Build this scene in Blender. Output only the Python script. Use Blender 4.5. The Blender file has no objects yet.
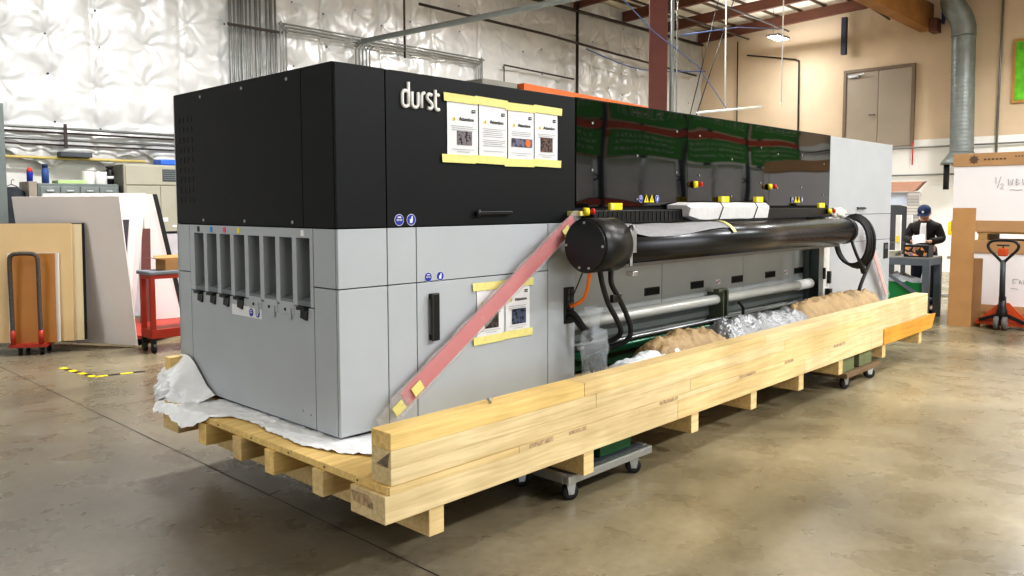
import bpy, bmesh, math, random
import numpy as np
from mathutils import Vector, Matrix, noise
random.seed(7)
SC = bpy.context.scene
COL = SC.collection
V = Vector
PI = math.pi

# ------------------------------------------------------------------ materials
def lin(c):
    return tuple(((x/255)/12.92 if x/255 <= .04045 else ((x/255+.055)/1.055)**2.4) for x in c)

MATS = {}
def pm(name, col, rough=.5, metal=0., var=.07, scale=6., bump=0., bscale=60., stretch=None, emit=0., alpha=1., spec=.5, detail=4., coat=0., rvar=0.):
    """procedural principled material: noise-varied colour and optional bump, in object space"""
    if name in MATS: return MATS[name]
    m = bpy.data.materials.new(name); m.use_nodes = True
    nt = m.node_tree; N = nt.nodes; L = nt.links
    b = N['Principled BSDF']
    tc = N.new('ShaderNodeTexCoord'); mp = N.new('ShaderNodeMapping')
    if stretch: mp.inputs['Scale'].default_value = stretch
    L.new(tc.outputs['Object'], mp.inputs['Vector'])
    nz = N.new('ShaderNodeTexNoise'); nz.inputs['Scale'].default_value = scale; nz.inputs['Detail'].default_value = detail
    L.new(mp.outputs['Vector'], nz.inputs['Vector'])
    rp = N.new('ShaderNodeValToRGB')
    c = lin(col)
    rp.color_ramp.elements[0].position = .3; rp.color_ramp.elements[1].position = .7
    rp.color_ramp.elements[0].color = tuple(x*(1-var) for x in c)+(1,)
    rp.color_ramp.elements[1].color = tuple(min(1, x*(1+var)) for x in c)+(1,)
    L.new(nz.outputs['Fac'], rp.inputs['Fac']); L.new(rp.outputs['Color'], b.inputs['Base Color'])
    b.inputs['Roughness'].default_value = rough; b.inputs['Metallic'].default_value = metal
    b.inputs['Specular IOR Level'].default_value = spec
    b.inputs['Coat Weight'].default_value = coat
    if rvar:
        mr = N.new('ShaderNodeMapRange'); mr.inputs['To Min'].default_value = rough-rvar; mr.inputs['To Max'].default_value = rough+rvar
        L.new(nz.outputs['Fac'], mr.inputs['Value']); L.new(mr.outputs['Result'], b.inputs['Roughness'])
    if emit:
        b.inputs['Emission Color'].default_value = c+(1,); b.inputs['Emission Strength'].default_value = emit
    if alpha < 1: b.inputs['Alpha'].default_value = alpha
    if bump:
        n2 = N.new('ShaderNodeTexNoise'); n2.inputs['Scale'].default_value = bscale; n2.inputs['Detail'].default_value = 3
        L.new(mp.outputs['Vector'], n2.inputs['Vector'])
        bp = N.new('ShaderNodeBump'); bp.inputs['Strength'].default_value = bump; bp.inputs['Distance'].default_value = .02
        L.new(n2.outputs['Fac'], bp.inputs['Height']); L.new(bp.outputs['Normal'], b.inputs['Normal'])
    MATS[name] = m
    return m

# ------------------------------------------------------------------ mesh builder
class MB:
    def __init__(s): s.bm = bmesh.new()
    def _fin(s, verts, mi, smooth=False):
        fs = set()
        for v in verts:
            for f in v.link_faces: fs.add(f)
        for f in fs: f.material_index = mi; f.smooth = smooth
    def face(s, pts, mi=0, smooth=False):
        vs = [s.bm.verts.new(p) for p in pts]
        f = s.bm.faces.new(vs); f.material_index = mi; f.smooth = smooth
        return f
    def box(s, x0, x1, y0, y1, z0, z1, bev=0, mi=0):
        return s.obox(((x0+x1)/2, (y0+y1)/2, (z0+z1)/2), (abs(x1-x0), abs(y1-y0), abs(z1-z0)), None, bev, mi)
    def obox(s, c, size, rot=None, bev=0, mi=0):
        M = Matrix.Translation(V(c))
        if rot is not None: M = M @ rot.to_4x4()
        M = M @ Matrix.Diagonal((*size, 1))
        r = bmesh.ops.create_cube(s.bm, size=1, matrix=M)
        vs = r['verts']
        if bev:
            es = set(e for v in vs for e in v.link_edges)
            rr = bmesh.ops.bevel(s.bm, geom=list(es), offset=bev, segments=2, affect='EDGES', profile=.5)
            for f in rr['faces']: f.material_index = mi
            vs = [v for v in vs if v.is_valid] + list(rr['verts'])
        s._fin(vs, mi)
        return s
    def hexa(s, b, t, mi=0):
        """8 corners: bottom 4 and top 4, same winding (counter-clockwise from above)"""
        vs = [s.bm.verts.new(p) for p in list(b)+list(t)]
        for q in ((3,2,1,0),(4,5,6,7),(0,1,5,4),(1,2,6,5),(2,3,7,6),(3,0,4,7)):
            f = s.bm.faces.new([vs[i] for i in q]); f.material_index = mi
        return s
    def bar(s, p0, p1, w, h, mi=0, up=(0,0,1), bev=0):
        p0 = V(p0); p1 = V(p1); d = p1-p0; x = d.normalized(); u = V(up)
        y = u.cross(x)
        if y.length < 1e-4: y = V((0,1,0)).cross(x)
        y.normalize(); z = x.cross(y)
        R = Matrix((x, y, z)).transposed()
        return s.obox((p0+p1)/2, (d.length, w, h), R, bev, mi)
    def tube(s, pts, r, n=8, mi=0, cap=True, closed=False):
        pts = [V(p) for p in pts]; m = len(pts)
        rs = r if isinstance(r, (list, tuple)) else [r]*m
        rings = []; prev = None
        for i, p in enumerate(pts):
            a = pts[i-1] if (i > 0 or closed) else p
            c = pts[(i+1) % m] if (i < m-1 or closed) else p
            t = (c-a)
            if t.length < 1e-9: t = V((0,0,1))
            t.normalize()
            if prev is None:
                u = t.orthogonal().normalized()
            else:
                u = prev-t*prev.dot(t)
                if u.length < 1e-6: u = t.orthogonal()
                u.normalize()
            prev = u; w = t.cross(u)
            rings.append([s.bm.verts.new(p+(u*math.cos(2*PI*k/n)+w*math.sin(2*PI*k/n))*rs[i]) for k in range(n)])
        cnt = m if closed else m-1
        for i in range(cnt):
            A = rings[i]; B = rings[(i+1) % m]
            for k in range(n):
                f = s.bm.faces.new((A[k], A[(k+1) % n], B[(k+1) % n], B[k])); f.smooth = True; f.material_index = mi
        if cap and not closed:
            f = s.bm.faces.new(list(reversed(rings[0]))); f.material_index = mi
            f = s.bm.faces.new(rings[-1]); f.material_index = mi
        return s
    def cyl(s, p0, p1, r0, r1=None, n=16, mi=0):
        return s.tube([p0, p1], [r0, r0 if r1 is None else r1], n, mi)
    def lathe(s, c, prof, n=20, mi=0, axis=(0,0,1)):
        """prof: list of (radius, height)"""
        c = V(c); a = V(axis).normalized(); u = a.orthogonal().normalized(); w = a.cross(u)
        rings = [[s.bm.verts.new(c+a*h+(u*math.cos(2*PI*k/n)+w*math.sin(2*PI*k/n))*max(r, 1e-4)) for k in range(n)] for r, h in prof]
        for A, B in zip(rings, rings[1:]):
            for k in range(n):
                f = s.bm.faces.new((A[k], A[(k+1) % n], B[(k+1) % n], B[k])); f.smooth = True; f.material_index = mi
        f = s.bm.faces.new(list(reversed(rings[0]))); f.material_index = mi
        f = s.bm.faces.new(rings[-1]); f.material_index = mi
        return s
    def ball(s, c, r, sc=(1,1,1), mi=0, u=14, v=10, rot=None):
        M = Matrix.Translation(V(c))
        if rot is not None: M = M @ rot.to_4x4()
        M = M @ Matrix.Diagonal((sc[0]*r, sc[1]*r, sc[2]*r, 1))
        rr = bmesh.ops.create_uvsphere(s.bm, u_segments=u, v_segments=v, radius=1, matrix=M)
        s._fin(rr['verts'], mi, True)
        return s
    def prism(s, pts, vec, mi=0):
        vec = V(vec); a = [s.bm.verts.new(p) for p in pts]; b = [s.bm.verts.new(V(p)+vec) for p in pts]; n = len(a)
        fs = [s.bm.faces.new(list(reversed(a))), s.bm.faces.new(b)]
        for i in range(n): fs.append(s.bm.faces.new((a[i], a[(i+1) % n], b[(i+1) % n], b[i])))
        for f in fs: f.material_index = mi
        return s
    def grid(s, fn, nu, nv, mi=0, smooth=True, close_u=False):
        R = [[s.bm.verts.new(fn(i/nu, j/nv)) for j in range(nv+1)] for i in range(nu+1)]
        for i in range(nu):
            for j in range(nv):
                f = s.bm.faces.new((R[i][j], R[i+1][j], R[i+1][j+1], R[i][j+1])); f.smooth = smooth; f.material_index = mi
        return s
    def disc(s, c, r, nrm=(0,-1,0), n=24, mi=0, thick=.001):
        c = V(c); a = V(nrm).normalized()
        return s.cyl(c-a*thick*.5, c+a*thick*.5, r, r, n, mi)
    def text(s, body, org, xd, yd, size, mi=0, depth=.0008, center=False, bold=0.):
        cu = bpy.data.curves.new('tmp', 'FONT'); cu.body = body; cu.size = size; cu.extrude = depth; cu.offset = bold
        cu.resolution_u = 3
        if center: cu.align_x = 'CENTER'
        o = bpy.data.objects.new('tmp', cu); COL.objects.link(o)
        dg = bpy.context.evaluated_depsgraph_get()
        me = o.evaluated_get(dg).to_mesh()
        xd = V(xd).normalized(); yd = V(yd).normalized(); zd = xd.cross(yd); org = V(org)
        vs = [s.bm.verts.new(org+xd*v.co.x+yd*v.co.y+zd*v.co.z) for v in me.vertices]
        for p in me.polygons:
            try:
                f = s.bm.faces.new([vs[i] for i in p.vertices]); f.material_index = mi
            except ValueError: pass
        o.evaluated_get(dg).to_mesh_clear()
        bpy.data.objects.remove(o); bpy.data.curves.remove(cu)
        return s
    def build(s, name, mats, parent=None, org=None, fixn=True):
        if not isinstance(mats, (list, tuple)): mats = [mats]
        if fixn: bmesh.ops.recalc_face_normals(s.bm, faces=s.bm.faces[:])
        if org is None:
            if parent is not None: org = ORG[parent.name]
            else:
                cs = [v.co for v in s.bm.verts]
                mn = [min(c[i] for c in cs) for i in range(3)]; mx = [max(c[i] for c in cs) for i in range(3)]
                org = V(((mn[0]+mx[0])/2, (mn[1]+mx[1])/2, mn[2]))
        org = V(org)
        bmesh.ops.translate(s.bm, verts=s.bm.verts[:], vec=-org)
        me = bpy.data.meshes.new(name); s.bm.to_mesh(me); s.bm.free()
        for m in mats: me.materials.append(m)
        o = bpy.data.objects.new(name, me); COL.objects.link(o)
        if parent is not None: o.parent = parent
        else: o.location = org
        ORG[o.name] = org
        return o
ORG = {}

def each(name, boxes, mat, parent, mk=None):
    for bx in boxes:
        b = MB(); b.box(*bx); b.build(name, mat, parent)
def tag(o, label=None, cat=None, group=None, kind=None):
    if label: o['label'] = label
    if cat: o['category'] = cat
    if group: o['group'] = group
    if kind: o['kind'] = kind
    return o
def thing(name, label, cat, loc=(0,0,0), group=None):
    o = bpy.data.objects.new(name, None); o.empty_display_size = .1; COL.objects.link(o)
    o.location = loc; ORG[o.name] = V(loc)
    return tag(o, label, cat, group)
def struct(o): return tag(o, kind='structure')
def dup(root, loc, rotz=0, label=None, group=None):
    r = root.copy(); COL.objects.link(r); r.location = loc; r.rotation_euler = (0,0,rotz)
    if label: r['label'] = label
    if group: r['group'] = group
    for ch in list(root.children):
        c = ch.copy(); COL.objects.link(c); c.parent = r
        for g in list(ch.children):
            d = g.copy(); COL.objects.link(d); d.parent = c
    return r
def smooth_path(pts, k=6):
    pts = [V(p) for p in pts]; out = []
    for i in range(len(pts)-1):
        p0 = pts[max(i-1,0)]; p1 = pts[i]; p2 = pts[i+1]; p3 = pts[min(i+2,len(pts)-1)]
        for j in range(k):
            t = j/k
            out.append(.5*((2*p1)+(p2-p0)*t+(2*p0-5*p1+4*p2-p3)*t*t+(3*p1-p0-3*p2+p3)*t**3))
    out.append(pts[-1]); return out
def fbm(p, o=4): return noise.fractal(V(p), 1.0, 2.0, o)

# ------------------------------------------------------------------ material list
M = dict(
 grey   = pm('printer_grey_paint', (176,181,186), .48, .0, .03, 3, .02, 300),
 black  = pm('printer_black_paint', (19,22,25), .5, .0, .05, 3, .03, 300, spec=.25),
 gap    = pm('seam_dark', (14,14,15), .8),
 blk    = pm('black_plastic', (20,20,21), .4, 0, .1, 20),
 rub    = pm('black_rubber', (24,24,25), .6, 0, .1, 20),
 tubeblk= pm('black_satin_roller', (24,25,26), .36, .1, .05, 4, spec=.45),
 steel  = pm('brushed_steel', (165,168,170), .35, .85, .06, 12, stretch=(1,12,12)),
 alu    = pm('aluminium', (176,178,178), .38, .75, .05, 9),
 galv   = pm('galvanised_steel', (132,138,136), .42, .35, .14, 5),
 white  = pm('white_paint', (228,227,224), .55, 0, .03, 4),
 paper  = pm('paper_white', (226,226,228), .7, 0, .02, 8),
 ink    = pm('print_black', (35,35,38), .7),
 inkg   = pm('print_grey', (142,142,146), .7),
 tape   = pm('masking_tape', (228,218,140), .65, 0, .06, 30),
 yellow = pm('signal_yellow', (240,215,25), .45, 0, .04, 20),
 red    = pm('signal_red', (205,45,30), .4, 0, .05, 20),
 blue   = pm('sign_blue', (35,55,165), .45, 0, .05, 20),
 orange = pm('orange_paint', (232,112,45), .45, 0, .07, 8),
 jackor = pm('orange_red_paint', (196,78,34), .45, 0, .1, 9),
 cartred= pm('cart_red_paint', (172,52,32), .45, 0, .1, 9),
 green  = pm('green_plastic', (20,125,65), .5, 0, .08, 6),
 darkgr = pm('dark_green_panel', (22,58,42), .3, .1, .2, 4),
 card   = pm('cardboard', (170,128,82), .8, 0, .06, 5, .05, 80),
 cardd  = pm('cardboard_dark', (140,104,68), .8, 0, .08, 5, .05, 80),
 tubew  = pm('white_post', (226,226,222), .5),
 dgrey  = pm('dark_grey_metal', (72,76,82), .5, .2, .08, 8),
 bgrey  = pm('bench_grey_paint', (104,112,122), .45, .1, .06, 6),
 cabg   = pm('cabinet_grey_green', (112,120,118), .45, .2, .07, 5),
 beige  = pm('cabinet_beige', (170,166,150), .5, .05, .05, 4),
 skin   = pm('skin', (196,150,125), .55, 0, .04, 20),
 navy   = pm('navy_cloth', (30,48,84), .8, 0, .1, 40),
 blackc = pm('black_cloth', (34,30,32), .85, 0, .15, 30, .1, 200),
 jeans  = pm('dark_trousers', (40,44,58), .85, 0, .12, 30),
 hair   = pm('brown_hair', (60,42,30), .7, 0, .15, 60),
 colm   = pm('column_red_brown', (104,58,50), .55, .05, .1, 4),
 glulam = pm('brown_beam', (98,58,42), .6, 0, .2, 3, stretch=(6,.5,6)),
 purlin = pm('purlin_dark', (92,76,62), .7, 0, .15, 4),
 pipe   = pm('conduit_grey', (132,134,132), .4, .6, .1, 6),
 piped  = pm('pipe_dark', (62,54,52), .5, .4, .12, 6),
 bluec  = pm('blue_strap', (96,118,168), .6),
)
# wood
def wood(name, col, dark=.82):
    m = bpy.data.materials.new(name); m.use_nodes = True
    N = m.node_tree.nodes; L = m.node_tree.links; b = N['Principled BSDF']
    tc = N.new('ShaderNodeTexCoord'); mp = N.new('ShaderNodeMapping'); mp.inputs['Scale'].default_value = (.7, 14, 14)
    L.new(tc.outputs['Object'], mp.inputs['Vector'])
    nz = N.new('ShaderNodeTexNoise'); nz.inputs['Scale'].default_value = 3.5; nz.inputs['Detail'].default_value = 6; nz.inputs['Distortion'].default_value = .6
    L.new(mp.outputs['Vector'], nz.inputs['Vector'])
    rp = N.new('ShaderNodeValToRGB'); c = lin(col)
    e = rp.color_ramp.elements
    e[0].position = .3; e[0].color = (c[0]*dark, c[1]*dark*.96, c[2]*dark*.85, 1)
    e[1].position = .68; e[1].color = (min(1,c[0]*1.08), min(1,c[1]*1.08), min(1,c[2]*1.1), 1)
    L.new(nz.outputs['Fac'], rp.inputs['Fac'])
    n2 = N.new('ShaderNodeTexNoise'); n2.inputs['Scale'].default_value = 2.3; n2.inputs['Detail'].default_value = 3
    L.new(tc.outputs['Object'], n2.inputs['Vector'])
    r2 = N.new('ShaderNodeValToRGB'); r2.color_ramp.elements[0].position = .35; r2.color_ramp.elements[0].color = (.82,.8,.76,1)
    r2.color_ramp.elements[1].position = .6; r2.color_ramp.elements[1].color = (1,1,1,1)
    L.new(n2.outputs['Fac'], r2.inputs['Fac'])
    mx = N.new('ShaderNodeMix'); mx.data_type = 'RGBA'; mx.blend_type = 'MULTIPLY'; mx.inputs[0].default_value = 1
    L.new(rp.outputs['Color'], mx.inputs[6]); L.new(r2.outputs['Color'], mx.inputs[7]); L.new(mx.outputs[2], b.inputs['Base Color'])
    b.inputs['Roughness'].default_value = .65
    bp = N.new('ShaderNodeBump'); bp.inputs['Strength'].default_value = .12; bp.inputs['Distance'].default_value = .005
    L.new(nz.outputs['Fac'], bp.inputs['Height']); L.new(bp.outputs['Normal'], b.inputs['Normal'])
    return m
W_PALE = wood('pine_pale', (228,207,163)); W_MID = wood('pine_mid', (228,202,150)); W_YEL = wood('pine_yellow', (240,208,140)); W_OR = wood('pine_orange', (218,158,62)); W_DK = wood('pine_dark', (176,142,92))
WOODS = [W_PALE, W_MID, W_PALE, W_YEL]

# ------------------------------------------------------------------ room
XR, YB, XL, YF = 18.2, 8.8, -9.0, -14.0
def ceil_z(y): return 6.42+.045*(YB-y)

def make_floor():
    m = bpy.data.materials.new('concrete_floor'); m.use_nodes = True
    N = m.node_tree.nodes; L = m.node_tree.links; b = N['Principled BSDF']
    tc = N.new('ShaderNodeTexCoord')
    def nz(scale, detail=6, dist=0., vec=None):
        n = N.new('ShaderNodeTexNoise'); n.inputs['Scale'].default_value = scale; n.inputs['Detail'].default_value = detail; n.inputs['Distortion'].default_value = dist
        L.new(vec or tc.outputs['Object'], n.inputs['Vector']); return n
    def ramp(src, p0, c0, p1, c1):
        r = N.new('ShaderNodeValToRGB'); r.color_ramp.elements[0].position = p0; r.color_ramp.elements[0].color = (*c0,1)
        r.color_ramp.elements[1].position = p1; r.color_ramp.elements[1].color = (*c1,1); L.new(src, r.inputs['Fac']); return r
    def mix(a, bb, fac, mode='MIX'):
        x = N.new('ShaderNodeMix'); x.data_type = 'RGBA'; x.blend_type = mode
        if isinstance(fac, float): x.inputs[0].default_value = fac
        else: L.new(fac, x.inputs[0])
        L.new(a, x.inputs[6]); L.new(bb, x.inputs[7]); return x.outputs[2]
    sep = N.new('ShaderNodeSeparateXYZ'); L.new(tc.outputs['Object'], sep.inputs[0])
    n1 = nz(.55, 8, .4); n2 = nz(3.2, 7, .35); n3 = nz(19, 9, .3)
    greyish = ramp(n1.outputs['Fac'], .35, lin((92,88,81)), .68, lin((134,128,117)))
    warm = ramp(n1.outputs['Fac'], .32, lin((104,96,76)), .68, lin((172,160,132)))
    # warmer (sealed, yellowed) slab to the right of the first joint
    mrx = N.new('ShaderNodeMapRange'); mrx.inputs['From Min'].default_value = -.6; mrx.inputs['From Max'].default_value = 1.2
    L.new(sep.outputs['X'], mrx.inputs['Value'])
    c = mix(greyish.outputs['Color'], warm.outputs['Color'], mrx.outputs['Result'])
    pat = ramp(n2.outputs['Fac'],   .28, (.62,.58,.52), .70, (1,1,1))
    c = mix(c, pat.outputs['Color'], .6, 'MULTIPLY')
    sp = ramp(n3.outputs['Fac'], .34, (.87,.86,.84), .60, (1.0,1.0,1.0))
    c = mix(c, sp.outputs['Color'], 1.0, 'MULTIPLY')
    # sparse dark oil marks
    mp = N.new('ShaderNodeMapping'); mp.inputs['Scale'].default_value = (1,2.2,1); L.new(tc.outputs['Object'], mp.inputs['Vector'])
    n4 = nz(1.9, 5, 1.5, mp.outputs['Vector'])
    oil = ramp(n4.outputs['Fac'], .245, (.42,.4,.36), .30, (1,1,1))
    c = mix(c, oil.outputs['Color'], .8, 'MULTIPLY')
    L.new(c, b.inputs['Base Color'])
    rr = N.new('ShaderNodeMapRange'); rr.inputs['To Min'].default_value = .16; rr.inputs['To Max'].default_value = .42
    L.new(n2.outputs['Fac'], rr.inputs['Value']); L.new(rr.outputs['Result'], b.inputs['Roughness'])
    bp = N.new('ShaderNodeBump'); bp.inputs['Strength'].default_value = .12; bp.inputs['Distance'].default_value = .01
    L.new(n3.outputs['Fac'], bp.inputs['Height']); L.new(bp.outputs['Normal'], b.inputs['Normal'])
    mb = MB(); mb.box(XL, XR, YF, YB, -.2, 0)
    fl = struct(mb.build('floor', m, org=(0,0,0)))
    # saw-cut control joints
    j = MB()
    def joint(p0, p1, w=.012):
        p0 = V(p0); p1 = V(p1); n = max(2, int((p1-p0).length/.25)); d = (p1-p0).normalized(); q = V((-d.y, d.x, 0))
        a = []; bb = []
        for i in range(n+1):
            c = p0.lerp(p1, i/n); k = w*(.5+.6*abs(fbm((c.x*3, c.y*3, 1), 2))); o = q*.006*fbm((c.x*2, c.y*2, 5), 2)
            a.append(c+o+q*k*.5); bb.append(c+o-q*k*.5)
        for i in range(n): j.face((a[i], a[i+1], bb[i+1], bb[i]))
    z = .0012
    joint((0,8.7,z), (0.03,-13.9,z)); joint((6.1,8.7,z), (6.1,-13.9,z), .008); joint((12.2,8.7,z),(12.2,-13.9,z), .008)
    joint((0,3.39,z), (18.1,3.0,z), .008); joint((-8.9,3.5,z),(0,3.39,z),.006); joint((-8.9,-3.9,z),(18.1,-3.9,z), .008)
    jo = j.build('floor_joint', pm('joint_dark', (48,42,36), .9), fl); jo['kind'] = 'structure'
make_floor()

def make_insulation():
    rng = np.random.RandomState(4)
    x0, x1, z0, z1 = -3.0, XR-.02, 2.22, 6.40
    st = .028
    nx = int((x1-x0)/st); nz_ = int((z1-z0)/st)
    X, Z = np.meshgrid(np.linspace(x0, x1, nx+1), np.linspace(z0, z1, nz_+1), indexing='ij')
    pins = []
    px = .62; pz = .56
    H = np.full(X.shape, 1e9); H2 = np.full(X.shape, 1e9)
    wr = np.zeros(X.shape)
    for i in range(-1, int((x1-x0)/px)+2):
        for k in range(-1, int((z1-z0)/pz)+2):
            cx = x0+.1+i*px+rng.uniform(-.05,.05); cz = z0+.42+k*pz+rng.uniform(-.05,.05)+(.12 if i % 2 else 0)
            pins.append((cx, cz))
            dx = X-cx; dz = Z-cz; d = np.sqrt(dx*dx+dz*dz)
            th = np.arctan2(dz, dx)
            ph = rng.uniform(0, 6.28); k1 = rng.randint(5, 8); k2 = rng.randint(8, 12)
            amp = rng.uniform(.6, 1.3)
            tw = th+.25*np.sin(d*9+ph)
            fold = .6*np.abs(np.sin(k1*.5*tw+ph))**3+.55*np.abs(np.sin(k2*.5*tw+ph*2.3))**4
            # folds radiate from the pins; they hang longest straight up and down
            el = .75+.9*np.abs(np.sin(th))+.35*np.abs(np.cos(th*1.0+ph))
            wr += amp*.034*fold*np.exp(-d/(.17*el))*np.clip(d/.06, 0, 1)
            H = np.minimum(H, d)
    puff = .06*(1-np.exp(-(H/.16)**1.3))
    # seam columns every ~1.25 m
    seam = np.abs(((X-x0) % 1.24)-.62); seamd = .03*np.exp(-((.62-seam)/.035)**2)
    lowf = .02*np.sin(X*2.3+np.sin(Z*1.7))*np.sin(Z*2.9+X*.8)
    D = puff+wr+lowf-seamd
    # irregular sagging hem
    Zs = Z.copy(); hem = .06*np.sin(X*3.1)+.05*np.sin(X*7.7+1)+.03*np.sin(X*17)
    t = np.clip(1-(Z-z0)/.5, 0, 1); Zs = Z+hem*t
    D = D+.06*t*(.5+.5*np.sin(X*11+np.sin(X*5)*2))
    Y = YB-.02-np.clip(D, 0, .3)
    co = np.stack([X, Y, Zs], -1).reshape(-1, 3)
    idx = np.arange((nx+1)*(nz_+1)).reshape(nx+1, nz_+1)
    faces = np.stack([idx[:-1,:-1], idx[1:,:-1], idx[1:,1:], idx[:-1,1:]], -1).reshape(-1, 4)
    me = bpy.data.meshes.new('insulation'); me.from_pydata(co.tolist(), [], faces.tolist())
    for p in me.polygons: p.use_smooth = True
    m = pm('foil_insulation', (206,206,205), .34, .18, .02, 2.5, .06, 18, spec=.5)
    me.materials.append(m); me.update()
    wb = MB(); wb.box(XL, XR, YB, YB+.2, 0, ceil_z(YB)+.3)
    w = struct(wb.build('wall_back', pm('white_wall', (226,224,218), .7, 0, .04, 1.2), org=(0,YB,0)))
    o = bpy.data.objects.new('insulation_blanket', me); COL.objects.link(o); o.parent = w; o.location = (0,-YB,0); o['kind'] = 'structure'
    o['label'] = 'quilted silver-white foil insulation'
    pb = MB()
    for cx, cz in pins:
        if x0 < cx < x1-.05 and z0+.1 < cz < z1: pb.cyl((cx, YB-.03, cz), (cx, YB-.012-.03, cz), .016, .016, 8)
    p = pb.build('insulation_pin', M['dgrey'], w); p['kind'] = 'stuff'
make_insulation()

def make_walls():
    m = bpy.data.materials.new('tan_and_white_wall'); m.use_nodes = True
    N = m.node_tree.nodes; L = m.node_tree.links; b = N['Principled BSDF']
    tc = N.new('ShaderNodeTexCoord'); sep = N.new('ShaderNodeSeparateXYZ'); L.new(tc.outputs['Object'], sep.inputs[0])
    gt = N.new('ShaderNodeMath'); gt.operation = 'GREATER_THAN'; gt.inputs[1].default_value = 3.09; L.new(sep.outputs['Z'], gt.inputs[0])
    nz = N.new('ShaderNodeTexNoise'); nz.inputs['Scale'].default_value = .8; nz.inputs['Detail'].default_value = 5; L.new(tc.outputs['Object'], nz.inputs['Vector'])
    r = N.new('ShaderNodeValToRGB'); r.color_ramp.elements[0].color = (*lin((202,180,152)),1); r.color_ramp.elements[1].color = (*lin((220,198,170)),1)
    r.color_ramp.elements[0].position = .3; r.color_ramp.elements[1].position = .7
    L.new(nz.outputs['Fac'], r.inputs['Fac'])
    r2 = N.new('ShaderNodeValToRGB'); r2.color_ramp.elements[0].color = (*lin((232,229,222)),1); r2.color_ramp.elements[1].color = (*lin((244,242,238)),1)
    L.new(nz.outputs['Fac'], r2.inputs['Fac'])
    mx = N.new('ShaderNodeMix'); mx.data_type = 'RGBA'; L.new(gt.outputs[0], mx.inputs[0]); L.new(r2.outputs['Color'], mx.inputs[6]); L.new(r.outputs['Color'], mx.inputs[7])
    L.new(mx.outputs[2], b.inputs['Base Color']); b.inputs['Roughness'].default_value = .75
    mb = MB(); mb.box(XR, XR+.2, YF, YB, 0, 7.6); struct(mb.build('wall_right', m, org=(XR,0,0)))
    wm = pm('far_wall', (150,146,138), .8, 0, .08, 1)
    mb = MB(); mb.box(XL-.2, XL, YF, YB, 0, 7.6); struct(mb.build('wall_left', wm, org=(XL,0,0)))
    mb = MB(); mb.box(XL, XR, YF-.2, YF, 0, 7.6); struct(mb.build('wall_front', wm, org=(0,YF,0)))
    # ceiling deck (white foil) on purlins
    mb = MB()
    za, zb = ceil_z(YB), ceil_z(YF)
    mb.hexa([(XL,YF,zb),(XR,YF,zb),(XR,YB,za),(XL,YB,za)], [(XL,YF,zb+.1),(XR,YF,zb+.1),(XR,YB,za+.1),(XL,YB,za+.1)])
    ce = struct(mb.build('ceiling', pm('ceiling_foil', (236,228,210), .6, .0, .06, 1.5, .3, 3), org=(0,0,6)))
    y = YB-.5
    while y > -6:
        mb = MB(); z = ceil_z(y); mb.box(2, XR-.02, y-.018, y+.018, z-.06, z-.005)
        p = mb.build('purlin', M['purlin'], ce); p['kind'] = 'structure'; y -= .62
    for i, x in enumerate((7.5,10.3,12.45,14.35,16.1,17.95)):
        mb = MB(); y0, y1 = -9.0, YB-.13
        a, c = ceil_z(y0)-.1, ceil_z(y1)-.1; w = .055; h = .24
        mb.hexa([(x-w,y0,a-h),(x+w,y0,a-h),(x+w,y1,c-h),(x-w,y1,c-h)], [(x-w,y0,a),(x+w,y0,a),(x+w,y1,c),(x-w,y1,c)])
        o = mb.build('trim_%d' % (i+1), M['glulam'], org=(x,YB,6)); tag(o, 'long brown timber roof beam under the ceiling', kind='structure')
make_walls()

# upper double door in the right wall
def make_door():
    x = XR
    mb = MB()
    f = .07
    mb.box(x-.09, x-.005, 3.1-f, 3.1, 2.96, 4.88); mb.box(x-.09, x-.005, 4.62, 4.62+f, 2.96, 4.88); mb.box(x-.09, x-.005, 3.1, 4.62, 4.81, 4.88)
    d = struct(mb.build('door_1', pm('door_frame_brown', (120,104,88), .5), org=(x,3.86,2.96)))
    for a, b_ in ((3.1,3.855),(3.865,4.62)):
        mb = MB(); mb.box(x-.06, x-.006, a, b_, 2.96, 4.81, .004)
        l = mb.build('door_leaf', pm('door_grey', (158,146,130), .5, 0, .04, 2), d); l['kind'] = 'structure'
    mb = MB(); mb.cyl((x-.06,3.93,3.75),(x-.11,3.93,3.75),.014); mb.box(x-.12,x-.1,3.92,4.05,3.735,3.76,.003)
    h = mb.build('door_handle', M['dgrey'], d); h['kind'] = 'structure'
    mb = MB(); mb.box(x-.12,x-.06,4.3,4.56,4.68,4.74,.004); mb.bar((x-.12,4.4,4.71),(x-.2,4.15,4.76),.025,.02)
    h = mb.build('door_closer', M['alu'], d); h['kind'] = 'structure'
make_door()

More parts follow.
